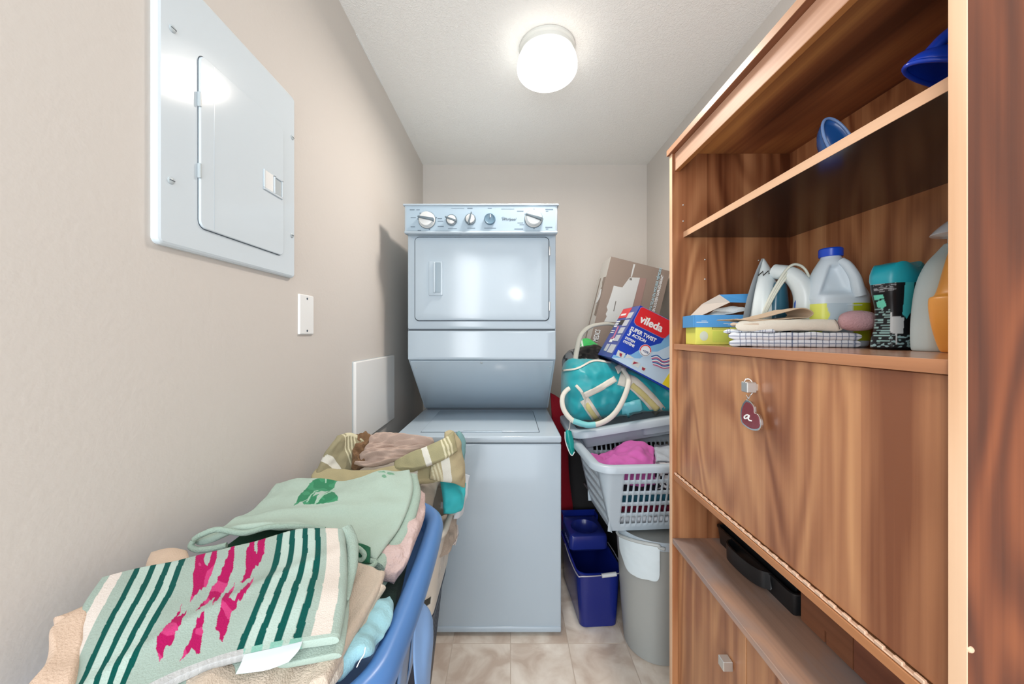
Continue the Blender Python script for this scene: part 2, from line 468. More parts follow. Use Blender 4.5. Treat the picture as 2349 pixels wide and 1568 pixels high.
# ------------------------------------------------------------ ceiling lamp
lx, ly = 0.157, 1.5
lamp = thing('ceiling_lamp', 'round flush ceiling lamp with white glass bowl, lit, on the textured ceiling', 'lamp', (lx, ly, ZC))
M_lbase = mat('lamp_base_enamel', (214, 216, 212), 0.35)
lathe('lamp_base', [(0.114, ZC - 0.0005), (0.116, ZC - 0.012), (0.110, ZC - 0.018), (0.112, ZC - 0.034), (0.106, ZC - 0.040), (0.108, ZC - 0.054), (0.09, ZC - 0.056)], (lx, ly, 0), M_lbase, lamp, 64)
M_glow = mat('lit_lamp_glass', (255, 250, 242), 0.3, emit=(1.0, 0.965, 0.92), estr=2.6)
prof = [(0.100, ZC - 0.048), (0.119, ZC - 0.052), (0.124, ZC - 0.075), (0.124, ZC - 0.09)]
for k in range(1, 14):
    a = R(90 * k / 13.5); prof.append((0.124 * math.cos(a), ZC - 0.09 - 0.05 * math.sin(a)))
lathe('lamp_bowl', prof, (lx, ly, 0), M_glow, lamp, 64)

# ------------------------------------------------------------ electrical panel on the left wall
ep = thing('electrical_panel', 'white metal breaker panel cover with hinged door on the left wall', 'electrical panel', (XL, 0.81, 1.407))
def wallrr(name, y0, y1, z0, z1, r, x0, x1, m, parent, inset=0.003, lip=0.0, label=None):
    """a plate with rounded corners lying against the left wall, from x0 out to x1"""
    pts, nr = rrect(y0, y1, z0, z1, r, 6, 1)
    V = []; F = []; k = len(pts)
    for off, x in ((0, x0), (0, x1 - inset), (-inset * 0.4, x1 - inset * 0.3), (-inset, x1)):
        for p, q in zip(pts, nr): V.append(Vector((x, p.x + q.x * off, p.y + q.y * off)))
    for i in range(3):
        for j in range(k): F.append((i * k + j, i * k + (j + 1) % k, (i + 1) * k + (j + 1) % k, (i + 1) * k + j))
    F.append(tuple(3 * k + j for j in range(k))); F.append(tuple(range(k - 1, -1, -1)))
    o = mk(name, V, F, m, parent, label=label)
    bm = bmesh.new(); bm.from_mesh(o.data); bmesh.ops.recalc_face_normals(bm, faces=bm.faces); bm.to_mesh(o.data); bm.free()
    return o
wallrr('cover', 0.610, 1.004, 1.408, 1.905, 0.012, XL, XL + 0.012, M_panelw, ep, 0.006)
wallrr('door_gap', 0.6885, 0.945, 1.4565, 1.7915, 0.016, XL + 0.012, XL + 0.0124, M_groove, ep, 0.0001)
dr = wallrr('door', 0.690, 0.945, 1.458, 1.790, 0.015, XL + 0.012, XL + 0.0165, M_panelw, ep, 0.0015)
boxes('door_crease', [(XL + 0.0164, XL + 0.0168, 0.7215, 0.723, 1.462, 1.786)], mat('crease', (190, 203, 212), 0.3), ep)
M_latch = mat('latch_grey', (176, 186, 190), 0.4)
lt = boxes('latch', [(XL + 0.0165, XL + 0.0195, 0.866, 0.870, 1.605, 1.650), (XL + 0.0165, XL + 0.0195, 0.866, 0.938, 1.602, 1.607), (XL + 0.0165, XL + 0.0195, 0.904, 0.908, 1.605, 1.650), (XL + 0.0165, XL + 0.0195, 0.934, 0.938, 1.605, 1.650), (XL + 0.0165, XL + 0.0195, 0.904, 0.938, 1.647, 1.650)], M_panelw, dr, 0.0006)
box('latch_slider', XL + 0.0164, XL + 0.0178, 0.909, 0.933, 1.608, 1.644, M_latch, dr, 0.0005)
box('latch_recess', XL + 0.0163, XL + 0.0167, 0.871, 0.903, 1.608, 1.650, M_white, dr, 0.0)
for z in (1.701, 1.565):
    h = boxes('hinge', [(XL + 0.0125, XL + 0.0185, 0.6865, 0.6915, z - 0.014, z + 0.014)], M_latch, ep, 0.001)
for y, z in ((0.637, 1.791), (0.634, 1.523), (0.9885, 1.791), (0.9866, 1.523)):
    s = lathe('screw', [(0.0062, 0.0), (0.0060, 0.0015), (0.0035, 0.003), (0.001, 0.0032)], (XL + 0.012, y, z), M_latch, ep, 16, 'X')
    boxes('screw_slot', [(XL + 0.0149, XL + 0.0155, y - 0.005, y + 0.005, z - 0.0007, z + 0.0007)], M_groove, s, M=None)

wp = thing('wall_plate', 'small white blank switch plate on the left wall below the breaker panel', 'wall plate', (XL, 1.073, 1.253))
wallrr('plate', 1.0354, 1.111, 1.253, 1.370, 0.004, XL, XL + 0.006, M_white, wp, 0.003)
for z in (1.264, 1.359):
    lathe('screw', [(0.0035, 0.0), (0.003, 0.0012)], (XL + 0.006, 1.073, z), M_groove, wp, 12, 'X')
ap = thing('access_panel', 'white rectangular access panel on the left wall beside the washer', 'panel', (XL, 1.63, 0.82))
wallrr('panel_face', 1.395, 1.867, 0.820, 1.146, 0.006, XL, XL + 0.014, M_white, ap, 0.004)
wallrr('panel_frame', 1.393, 1.869, 0.818, 1.148, 0.007, XL, XL + 0.004, M_latch, ap, 0.001)

# ------------------------------------------------------------ stacked washer and dryer
wd = thing('washer_dryer', 'white stacked washer and dryer tower against the back wall', 'washer dryer', (-0.1315, 1.9, 0.0))
wx0, wx1 = -0.481, 0.218
YW = 1.506
def frontplate(name, x0, x1, z0, z1, r, yb, yf, m, parent, inset=0.003, bulge=0.0, label=None):
    """plate facing the camera side, rounded corners, back at yb, front at yf (yf < yb); bulge pushes its middle forward"""
    pts, nr = rrect(x0, x1, z0, z1, r, 8, 8)
    V = []; F = []; k = len(pts); cx = (x0 + x1) / 2; cz = (z0 + z1) / 2
    def yy(p): 
        u = (p.x - cx) / ((x1 - x0) / 2); v = (p.y - cz) / ((z1 - z0) / 2)
        return -bulge * (1 - u * u) * (1 - v * v)
    rings = [(0, yb, 1), (0, yf + inset, 1), (-inset * 0.3, yf + inset * 0.3, 1), (-inset, yf, 1)]
    for off, y, s in rings:
        for p, q in zip(pts, nr): V.append(Vector((p.x + q.x * off, y, p.y + q.y * off)))
    for s in (0.85, 0.65, 0.4, 0.15):
        for p, q in zip(pts, nr):
            g = Vector((cx + (p.x - q.x * inset - cx) * s, cz + (p.y - q.y * inset - cz) * s)); V.append(Vector((g.x, yf + yy(g), g.y)))
    n = 8
    for i in range(n - 1):
        for j in range(k): F.append((i * k + j, (i + 1) * k + j, (i + 1) * k + (j + 1) % k, i * k + (j + 1) % k))
    F.append(tuple((n - 1) * k + j for j in range(k))); F.append(tuple(range(k)))
    o = mk(name, V, F, m, parent, True, label=label, angle=35)
    bm = bmesh.new(); bm.from_mesh(o.data); bmesh.ops.recalc_face_normals(bm, faces=bm.faces); bm.to_mesh(o.data); bm.free()
    return o
box('washer_body', wx0, wx1, YW + 0.004, 2.33, 0.012, 0.797, M_appl, wd, 0.008, 3, smooth=True)
box('kick_panel', wx0 + 0.001, wx1 - 0.001, YW - 0.001, YW + 0.02, 0.012, 0.036, M_appl, wd, 0.006, 3, smooth=True)
for fx, fy in ((wx0 + 0.05, 1.58), (wx1 - 0.05, 1.58), (wx0 + 0.05, 2.22), (wx1 - 0.05, 2.22)):
    lathe('foot', [(0.02, 0.0), (0.022, 0.004), (0.014, 0.013)], (fx, fy, 0), M_black, wd, 16)
box('washer_seam', wx0 + 0.006, wx1 - 0.006, YW + 0.008, 2.32, 0.794, 0.802, M_groove, wd, 0)
box('washer_top', wx0, wx1, YW, 2.33, 0.8005, 0.829, M_appl, wd, 0.007, 3, smooth=True)
box('lid_gap', -0.384, 0.1325, 1.565, 1.998, 0.8285, 0.8294, M_groove, wd, 0.0)
ld = box('lid', -0.381, 0.1295, 1.568, 1.994, 0.8285, 0.834, M_appl, wd, 0.0025, 3, smooth=True)
box('lid_grip', -0.20, -0.03, 1.563, 1.578, 0.829, 0.835, M_appl, ld, 0.002, 2, smooth=True)
YD = 1.704
dx0, dx1 = -0.4785, 0.220
# dryer cabinet: side profile extruded, front slopes back under the drum
prof = [(YD + 0.01, 1.715), (YD + 0.01, 1.272 + 0.004), (YD + 0.01, 1.135), (2.046, 0.8365), (2.33, 0.8365), (2.33, 1.84), (YD + 0.03, 1.84)]
V = [Vector((x, y, z)) for x in (dx0, dx1) for y, z in prof]; k = len(prof)
F = [tuple(range(k)), tuple(range(2 * k - 1, k - 1, -1))] + [(i, i + k, (i + 1) % k + k, (i + 1) % k) for i in range(k)]
dc = mk('dryer_cabinet', V, F, M_appl, wd)
bm = bmesh.new(); bm.from_mesh(dc.data); bmesh.ops.recalc_face_normals(bm, faces=bm.faces); bmesh.ops.bevel(bm, geom=list(bm.edges), offset=0.003, segments=2, affect='EDGES'); bm.to_mesh(dc.data); bm.free()
frontplate('dryer_front', dx0, dx1, 1.277, 1.722, 0.008, YD + 0.012, YD, M_appl, wd, 0.006)
box('dryer_seam', dx0 + 0.004, dx1 - 0.004, YD + 0.004, YD + 0.03, 1.268, 1.279, M_groove, wd, 0)
frontplate('lower_panel', dx0, dx1, 1.133, 1.271, 0.006, YD + 0.012, YD + 0.001, M_appl, wd, 0.005)
# slanted service panel
a = Vector((0, YD + 0.008, 1.131)); bq = Vector((0, 2.044, 0.8375)); dn = (bq - a).normalized(); nn = Vector((0, -abs(dn.z), -dn.y)).normalized()
Msl = Matrix(((1, 0, 0, 0), (0, dn.y, nn.y, a.y), (0, dn.z, nn.z, a.z), (0, 0, 0, 1)))
Ls = (bq - a).length
box('slanted_panel', dx0 + 0.010, dx1 - 0.010, 0.004, Ls - 0.004, -0.002, 0.006, M_appl, wd, 0.003, 2, M=Msl, smooth=True)
for x, v, r in ((-0.1315, 0.012, 0.007), (dx0 + 0.03, 0.05, 0.004), (dx1 - 0.022, 0.045, 0.004)):
    Vv, Ff = lathe_geo([(r, 0.0), (r * 0.9, 0.002), (r * 0.3, 0.003)], (0, 0, 0), 14)
    Vv = [Msl @ (q + Vector((x, v, 0.006))) for q in Vv]
    mk('screw', Vv, Ff, M_latch, wd, True, angle=30)
boxes('seam_gasket', [(dx0 + 0.02, dx1 - 0.012, 2.03, 2.06, 0.829, 0.8375)], M_groove, wd)
# door
frontplate('door_groove', -0.4455, 0.1895, 1.3145, 1.7115, 0.022, YD + 0.001, YD - 0.0008, M_groove, wd, 0.0004)
dd = frontplate('dryer_door', -0.4415, 0.1855, 1.3185, 1.7075, 0.019, YD - 0.0006, YD - 0.012, M_appl, wd, 0.005, bulge=0.003)
pf = frontplate('door_handle', -0.376, -0.310, 1.433, 1.595, 0.006, YD - 0.011, YD - 0.019, M_appl, dd, 0.003)
frontplate('handle_recess', -0.347, -0.318, 1.446, 1.588, 0.006, YD - 0.018, YD - 0.0195, mat('recess_shade', (140, 158, 170), 0.35), dd, 0.0005)
box('handle_lip', -0.352, -0.343, YD - 0.03, YD - 0.018, 1.446, 1.588, M_appl, dd, 0.003, 3, smooth=True)
for z in (1.645, 1.385):
    box('hinge', 0.1875, 0.1935, YD - 0.006, YD + 0.001, z - 0.022, z + 0.022, M_nickel, wd, 0.002, 2, smooth=True)
# console
bmc = bmesh.new()
vs = bm_box(bmc, dx0 - 0.002, dx1 + 0.002, YD - 0.045, YD + 0.06, 1.716, 1.848, 0.006, 3)
cns = from_bm('console', bmc, M_appl, wd, True, 40)
box('console_cap', dx0 - 0.008, dx1 + 0.008, YD - 0.05, YD + 0.065, 1.842, 1.851, M_appl, wd, 0.003, 3, smooth=True)
box('console_sill', dx0 - 0.002, dx1 + 0.002, YD - 0.052, YD - 0.02, 1.714, 1.7265, M_appl, wd, 0.005, 3, smooth=True)
YC = YD - 0.0465
boxes('control_plate', [(dx0 + 0.008, dx1 - 0.008, YC, YC + 0.006, 1.728, 1.840)], M_appl2, wd)
M_mark = mat('console_print', (98, 116, 132), 0.6)
M_knobd = mat('knob_grey', (96, 112, 122), 0.35)
M_knobw = mat('knob_silver', (222, 226, 226), 0.28, metal=0.25)
M_knobblue = mat('button_slate', (92, 122, 142), 0.35)
def knob(px, py, r, ang, style):
    c = P(px, py, YC); c.y = YC
    if style == 'button':
        o = lathe('button', [(r, 0), (r, -0.010), (r * 0.9, -0.013), (r * 0.75, -0.011), (r * 0.3, -0.010)], c, M_knobblue, wd, 32, 'Y')
        boxes('button_mark', [(c.x + 0.001, c.x + 0.004, YC - 0.0135, YC - 0.010, c.z + r * 0.25, c.z + r * 0.75)], M_white, o)
        return
    if style == 'big':
        o = lathe('knob', [(r, 0), (r, -0.008), (r * 0.93, -0.010), (r * 0.9, -0.024), (r * 0.8, -0.029), (r * 0.3, -0.030)], c, M_knobw, wd, 40, 'Y')
        lathe('knob_ring', [(r * 1.07, 0), (r * 1.07, -0.004), (r, -0.005)], c, M_knobd, o, 40, 'Y')
    else:
        o = lathe('knob', [(r * 0.78, 0), (r * 0.78, -0.014), (r * 0.6, -0.017), (r * 0.2, -0.0175)], c, M_knobw, wd, 32, 'Y')
        lathe('knob_ring', [(r, 0), (r, -0.006), (r * 0.76, -0.008)], c, M_knobd, o, 32, 'Y')
    Mr = Matrix.Translation(c) @ Matrix.Rotation(R(-ang), 4, 'Y')
    L = r * (0.95 if style == 'big' else 1.1); h = -0.041 if style == 'big' else -0.026
    bm = bmesh.new(); vs = bm_box(bm, -L, L, h, -0.012, -r * 0.17, r * 0.17, 0.0015, 2)
    for v in vs:
        f = 1 - 0.45 * max(0, (v.co.x) / L) ; v.co.z *= f; v.co = Mr @ v.co
    from_bm('knob_grip', bm, M_knobd if style == 'big' else M_knobd, o, True, 40)
knob(980, 505, 0.037, 170, 'big'); knob(1036, 505, 0.0255, 160, 'small'); knob(1079, 503, 0.0255, 75, 'small')
knob(1124, 503, 0.0255, 0, 'button'); knob(1224, 502, 0.039, 162, 'big')
marks = []
def mk_mark(px, py, wpx, hpx=1.6):
    p = P(px, py, YC); s = YC / FPX
    marks.append((p.x, p.x + wpx * s, YC - 0.0006, YC + 0.001, p.z - hpx * s / 2, p.z + hpx * s / 2))
for q in ((940, 481, 11, 2.2), (955, 481, 8), (942, 499, 12), (942, 520, 10, 2), (1004, 501, 10), (1004, 507, 13), (1004, 519, 14, 1.8), (958, 528, 8), (968, 531, 12), (1028, 524, 20, 1.2), (1072, 523, 18, 1.2), (1111, 523, 27, 1.2),
          (1072, 477.5, 12, 2.2), (1119, 477.5, 9, 1.4), (1186, 484, 15, 1.4), (1187, 511, 13, 1.3), (1192, 515, 10, 1.2), (1180, 525, 20, 2), (1251, 480, 18, 2.2), (1252, 484, 6, 1.3), (1251, 521, 16, 2.2), (1252, 525, 6, 1.3), (1035, 478, 30, 0.6), (1150, 479, 30, 0.6)): mk_mark(*q)
for px, py in ((964, 489), (959, 502), (1001, 499), (985, 526), (1225, 480), (1245, 502), (1225, 524), (1205, 491)):
    p = P(px, py, YC); marks.append((p.x - 0.0028, p.x + 0.0028, YC - 0.0006, YC + 0.001, p.z - 0.0028, p.z + 0.0028))
boxes('control_markings', marks, M_mark, wd)['kind'] = 'stuff'
p = P(1151, 505, YC)
text('maker_lettering', 'Whirlpool', 0.0155, (p.x, YC - 0.0008, p.z), (1, 0, 0), (0, 0, 1), mat('logo_grey', (70, 84, 96), 0.5), wd, shear=0.3, bold=0.0002)
V, F = tube_geo([P(1150, 500, YC - 0.001), P(1154, 497, YC - 0.001), P(1160, 500, YC - 0.001), P(1153, 503, YC - 0.001)], 0.0005, 6, 14)
mk('maker_swoosh', V, F, M_mark, wd)
# ------------------------------------------------------------ wooden wall cabinet
cb = thing('cabinet', 'tall walnut-look hutch cabinet with shelves and fold-down desk flap along the right wall', 'cabinet', (0.74, 0.817, 0.0))
Y0, Y1, YI0, YI1 = 0.4235, 1.21, 0.442, 1.191
XF, XBK = 0.536, 0.945
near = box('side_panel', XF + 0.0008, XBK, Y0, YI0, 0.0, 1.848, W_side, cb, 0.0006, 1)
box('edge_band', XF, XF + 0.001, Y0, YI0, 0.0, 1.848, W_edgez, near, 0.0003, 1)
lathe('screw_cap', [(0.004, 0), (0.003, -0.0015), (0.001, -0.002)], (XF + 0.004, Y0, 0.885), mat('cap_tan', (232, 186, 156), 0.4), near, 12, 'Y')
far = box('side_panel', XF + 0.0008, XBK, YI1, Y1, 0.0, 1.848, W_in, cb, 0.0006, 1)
box('edge_band', XF, XF + 0.001, YI1, Y1, 0.0, 1.848, W_edgez, far, 0.0003, 1)
for px, py in ((1617, 595), (1617, 640), (1740, 597), (1567, 507), (1567, 470)):
    p = P(px, py, YI1); lathe('shelf_pin', [(0.0028, 0), (0.0024, -0.002), (0.001, -0.003)], (p.x, YI1, p.z), M_nickel, far, 10, 'Y')
box('back_panel', 0.925, 0.931, YI0, YI1, 0.05, 1.848, W_back_lit, cb, 0)
tp = box('top_panel', 0.5285, XBK, Y0 - 0.003, Y1 + 0.003, 1.848, 1.867, W_top, cb, 0.0006, 1)
box('edge_band', 0.5275, 0.529, Y0 - 0.003, Y1 + 0.003, 1.848, 1.867, W_edge, tp, 0.0004, 1)
W_fas = wood('header_board', 'Y', (166, 118, 92), (204, 160, 132), (226, 186, 158), 6.2, 0.55, rings=3)
fs = box('header_board', 0.545, 0.560, YI0, YI1, 1.790, 1.8475, W_fas, cb, 0.0008, 1)
boxes('header_underside', [(0.5455, 0.5597, YI0 + 0.001, YI1 - 0.001, 1.7893, 1.7901)], mat('raw_edge', (168, 112, 60), 0.6), fs)
s1 = box('shelf', 0.5745, 0.9245, YI0, YI1, 1.573, 1.590, W_in, cb, 0.0, 1)
box('edge_band', 0.5735, 0.5748, YI0, YI1, 1.572, 1.5905, W_edge, s1, 0.0003, 1)
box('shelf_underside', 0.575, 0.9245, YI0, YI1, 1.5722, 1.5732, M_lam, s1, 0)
s2 = box('shelf', 0.542, 0.9245, YI0, YI1, 1.204, 1.2222, wood('shelf_top', 'Y', (110, 72, 52), (168, 122, 94), (196, 150, 120), 4.1, 0.22), cb, 0.0, 1)
box('edge_band', 0.541, 0.5425, YI0, YI1, 1.204, 1.2224, wood('desk_edge', 'Y', (140, 92, 62), (176, 122, 86), (204, 152, 112), 4.4, 0.4, rings=3), s2, 0.0003, 1)
flap = box('desk_flap', 0.551, 0.569, YI0 + 0.003, YI1 - 0.003, 0.799, 1.2025, W_flap, cb, 0.001, 1)
knobf = boxes('knob', [(0.525, 0.546, 0.7975, 0.8195, 1.1245, 1.1475)], M_nickel, flap, 0.0015)
boxes('knob_stem', [(0.545, 0.5515, 0.802, 0.815, 1.129, 1.143)], M_nickel, flap)
rl = box('rail', 0.541, 0.575, YI0, YI1, 0.776, 0.7925, wood('rail_wood', 'Y', (138, 90, 56), (172, 116, 76), (200, 146, 100), 3.3, 0.4, rings=3), cb, 0.0008, 1)
hb = []
for i in range(29):
    y = 0.447 + i * 0.0262
    hb.append((0.5425, 0.548, y, y + 0.0135, 0.794, 0.8005))
hb.append((0.5425, 0.551, YI0 + 0.002, YI1 - 0.002, 0.7935, 0.7965))
boxes('piano_hinge', hb, mat('hinge_brass_pale', (224, 190, 164), 0.4, metal=0.2), rl, 0.0012)
box('desk_surface', 0.537, 0.9245, YI0, YI1, 0.566, 0.583, W_desk, cb, 0.001, 1)
W_draw = wood('drawer_wood', 'Y', (98, 58, 38), (134, 86, 60), (160, 110, 80), 9.1, 0.42, rings=3)
boxes('pigeonhole_drawer', [(0.684, 0.92, 0.785, 0.848, 0.586, 0.774), (0.684, 0.92, 0.7205, 0.7805, 0.586, 0.774), (0.684, 0.92, 0.7805, 0.785, 0.612, 0.774)], W_draw, cb)
box('pigeonhole_drawer', 0.684, 0.92, YI0 + 0.002, 0.7185, 0.586, 0.774, wood('drawer_wood_b', 'Y', (92, 50, 36), (122, 74, 54), (142, 92, 70), 2.1, 0.5, rings=2), cb, 0.0006, 1)
for ya, yb, ky in ((0.849, YI1 - 0.002, 0.905), (YI0 + 0.002, 0.8455, 0.79)):
    d = box('door', 0.555, 0.572, ya, yb, 0.055, 0.5645, W_flap, cb, 0.001, 1)
    boxes('knob', [(0.529, 0.553, ky - 0.012, ky + 0.012, 0.420, 0.444)], M_nickel, d, 0.0015)
    boxes('knob_stem', [(0.550, 0.556, ky - 0.006, ky + 0.006, 0.426, 0.438)], M_nickel, d)
box('plinth', 0.562, 0.58, YI0, YI1, 0.0, 0.053, W_side, cb, 0)

# heart key charm hung on the flap knob
ch = thing('key_charm', 'burgundy enamel heart charm hanging from the square knob on the desk flap', 'key charm', (0.536, 0.80, 1.04))
def onx(cx, cy, X, sc=9.225, o=(1660, 840)):
    px = o[0] + cx / sc; py = o[1] + cy / sc; y = X * FPX / (px - 1168); return Vector((X, y, EYE - (py - 766) * y / FPX))
hp = [(470, 700), (560, 745), (635, 850), (648, 975), (720, 1015), (775, 1130), (785, 1260), (740, 1345), (650, 1362), (540, 1330), (440, 1262), (372, 1185), (350, 1050), (365, 890), (412, 770)]
def heart(name, X0, X1, sc, m, parent):
    cx = sum(q[0] for q in hp) / len(hp); cy = sum(q[1] for q in hp) / len(hp)
    pts = smoothline([onx(cx + (a - cx) * sc, cy + (b - cy) * sc, X0) for a, b in hp + [hp[0]]], 60)[:-1]
    k = len(pts); V = list(pts) + [Vector((X1, p.y, p.z)) for p in pts]
    F = [tuple(range(k)), tuple(range(2 * k - 1, k - 1, -1))] + [(i, i + k, (i + 1) % k + k, (i + 1) % k) for i in range(k)]
    o = mk(name, V, F, m, parent)
    bm = bmesh.new(); bm.from_mesh(o.data); bmesh.ops.recalc_face_normals(bm, faces=bm.faces); bmesh.ops.bevel(bm, geom=[e for e in bm.edges if abs(e.verts[0].co.x - e.verts[1].co.x) < 1e-5], offset=0.0008, segments=1, affect='EDGES'); bm.to_mesh(o.data); bm.free()
    return o
heart('heart_frame', 0.5335, 0.5395, 1.0, M_chrome, ch)
heart('heart_enamel', 0.5328, 0.5334, 0.87, mat('burgundy_enamel', (124, 58, 66), 0.2), ch)
mono = [onx(a, b, 0.5322) for a, b in ((545, 1040), (490, 1025), (440, 1060), (445, 1100), (490, 1095), (540, 1050), (520, 1100), (545, 1140), (590, 1150))]
tube('monogram', mono, 0.0016, M_white, ch, 6, 30)
ring = [onx(a, b, x) for a, b, x in ((430, 330, 0.5245), (480, 268, 0.53), (560, 275, 0.536), (620, 350, 0.542), (640, 440, 0.546), (620, 540, 0.5435), (575, 600, 0.539))]
tube('split_ring', ring, 0.0014, M_chrome, ch, 8, 30)
tube('chain_link', [onx(575, 590, 0.539), onx(545, 650, 0.538), onx(500, 700, 0.537)], 0.0012, M_chrome, ch, 8, 8)
tube('chain_link', [onx(480, 600, 0.534), onx(520, 670, 0.5355), onx(550, 690, 0.537)], 0.0010, M_chrome, ch, 8, 8)

# black plastic tray on the desk surface
tr = thing('plastic_tray', 'black plastic tray with scooped handle lying on the worn desk surface', 'tray', (0.76, 1.01, 0.583))
pts, nr = rrect(0.672, 0.90, 0.856, 1.172, 0.012, 5, 6)
V, F = loft_loop(pts, nr, [(-0.006, 0.5835), (-0.001, 0.62), (0.0, 0.634), (0.004, 0.636), (0.004, 0.639), (-0.003, 0.639), (-0.005, 0.62), (-0.009, 0.588)])
V2, F2 = loft_loop(pts, nr, [(-0.006, 0.5835), (-0.009, 0.588)], closed=False)
k = len(pts); F.append(tuple(range(k))); F.append(tuple(7 * k + i for i in range(k)))
mk('tray_body', V, F, M_black, tr, True, angle=40)
hpts = [(0.671, 1.088), (0.648, 1.078), (0.636, 1.05), (0.638, 0.985), (0.650, 0.945), (0.671, 0.930)]
hh = smoothline([Vector((x, y, 0.632)) for x, y in hpts], 26)
V = []; F = []
for p in hh:
    for dx, dz in ((0, 0.008), (0.005, 0.008), (0.006, -0.03), (0.001, -0.036)): V.append(p + Vector((dx, 0, dz)))
for i in range(len(hh) - 1):
    for j in range(4): F.append((i * 4 + j, i * 4 + (j + 1) % 4, (i + 1) * 4 + (j + 1) % 4, (i + 1) * 4 + j))
mk('tray_handle', V, F, M_black, tr, True, angle=40)
box('tray_divider', 0.69, 0.694, 0.87, 1.16, 0.59, 0.652, M_black, tr, 0.001, 1)

# ------------------------------------------------------------ things on the cabinet's shelves
ZS = 1.2225
def sections(name, secs, m, parent=None, seg=36, col=None, M=None, sub=0, label=None, cap=True):
    """secs: (z, cx, cy, ax, ay, exponent) superellipse slices"""
    V = []; F = []; C = []
    for z, cx, cy, ax, ay, e in secs:
        for j in range(seg):
            a = 2 * math.pi * j / seg; c, s = math.cos(a), math.sin(a)
            v = Vector((cx + ax * math.copysign(abs(c) ** (2 / e), c), cy + ay * math.copysign(abs(s) ** (2 / e), s), z))
            if M is not None: v = M @ v
            V.append(v)
            if col: C.append(col(*proj(v), j / seg, z))
    n = len(secs)
    for i in range(n - 1):
        for j in range(seg): F.append((i * seg + j, i * seg + (j + 1) % seg, (i + 1) * seg + (j + 1) % seg, (i + 1) * seg + j))
    if cap: F.append(tuple(range(seg - 1, -1, -1))); F.append(tuple((n - 1) * seg + j for j in range(seg)))
    o = mk(name, V, F, m, parent, True, cols=C if col else None, label=label, angle=50)
    return o
def dense(secs, n):
    vs = [Vector(s[:3]) for s in secs]; ws = [Vector(s[3:6]) for s in secs]; k = len(secs); out = []
    for i in range(n):
        t = i * (k - 1) / (n - 1); a = catmull(vs, t, k); b = catmull(ws, t, k); out.append((*a, max(b.x, 0.0005), max(b.y, 0.0005), max(b.z, 1.4)))
    return out

# dryer sheet box (yellow, blue lid)
bx = thing('dryer_sheet_box', 'yellow carton with open blue lid on the shelf, tissue showing', 'box', (0.64, 1.12, ZS))
Mb = Matrix.Translation((0.655, 1.105, ZS)) @ Matrix.Rotation(R(-9), 4, 'Z')
M_yel = mat('yellow_card', (226, 226, 104), 0.6); M_bcard = mat('blue_card', (76, 150, 210), 0.55)
box('carton', -0.095, 0.115, -0.045, 0.045, 0.0003, 0.056, M_yel, bx, 0.001, 1, M=Mb)
boxes('lid', [(-0.1, 0.12, -0.049, -0.046, 0.052, 0.088), (-0.1, 0.12, 0.046, 0.049, 0.052, 0.088), (-0.103, -0.098, -0.049, 0.049, 0.052, 0.088), (0.117, 0.12, -0.049, 0.049, 0.052, 0.088), (-0.1, -0.085, -0.047, 0.047, 0.086, 0.088)], M_bcard, bx, 0.0, Mb)
V = [Mb @ Vector(q) for q in ((-0.09, -0.04, 0.088), (0.10, -0.04, 0.088), (0.115, 0.045, 0.088), (-0.09, 0.045, 0.088), (-0.02, -0.02, 0.150), (0.105, -0.035, 0.150), (-0.055, 0.02, 0.125), (0.06, -0.045, 0.122), (-0.0, -0.045, 0.125))]
mk('lid_flap', [V[4], V[5], V[7], V[8]], [(0, 1, 2, 3)], M_bcard, bx, solid=0.0012)
mk('lid_inner', [V[4], V[8], Mb @ Vector((-0.075, -0.04, 0.088)), Mb @ Vector((-0.09, 0.02, 0.088)), V[6]], [(0, 1, 2, 3, 4)], mat('card_grey', (188, 180, 172), 0.8), bx, solid=0.001)
cloth('tissue', [[Mb @ Vector(q) for q in r] for r in (((-0.05, 0.03, 0.088), (0.0, 0.03, 0.105), (0.05, 0.03, 0.112), (0.1, 0.03, 0.09)), ((-0.06, 0.0, 0.085), (0.0, 0.0, 0.112), (0.04, 0.0, 0.116), (0.11, 0.0, 0.088)), ((-0.05, -0.04, 0.085), (0.01, -0.04, 0.092), (0.06, -0.04, 0.10), (0.10, -0.04, 0.086)))], 0.002, plain('tissue', (206, 216, 220)), bx, 24, 20, wr=0.008, ws=22, seed=3)
prt = [(-0.094, -0.062, -0.0498, -0.0488, 0.066, 0.0675), (-0.08, -0.066, -0.0498, -0.0488, 0.070, 0.0712), (-0.02, 0.05, -0.0498, -0.0488, 0.062, 0.0632), (0.03, 0.07, -0.0498, -0.0488, 0.074, 0.0752), (0.035, 0.065, -0.0498, -0.0488, 0.078, 0.0792), (-0.008, 0.03, -0.0498, -0.0488, 0.058, 0.0592)]
boxes('lid_print', prt, M_white, bx, 0, Mb)
boxes('carton_print', [(-0.05, -0.002, -0.0458, -0.0452, 0.046, 0.0472), (-0.05, -0.002, -0.0458, -0.0452, 0.050, 0.0512), (-0.05, -0.0488, -0.0458, -0.0452, 0.046, 0.051), (-0.0032, -0.002, -0.0458, -0.0452, 0.046, 0.051)], mat('print_dark', (70, 76, 40), 0.6), bx, 0, Mb)
boxes('carton_panel_print', [(-0.048, 0.05, -0.0456, -0.0452, 0.008, 0.04)], mat('lime_print', (210, 222, 96), 0.6), bx, 0, Mb)
V, F = lathe_geo([(0.013, 0), (0.0128, -0.0006)], (0, 0, 0), 20, 'Y'); mk('carton_emblem', [Mb @ (Vector((q.x * 0.9 - 0.072, q.y - 0.0452, q.z * 1.1 + 0.026))) for q in V], F, mat('emblem_pale', (206, 214, 196), 0.6), bx)

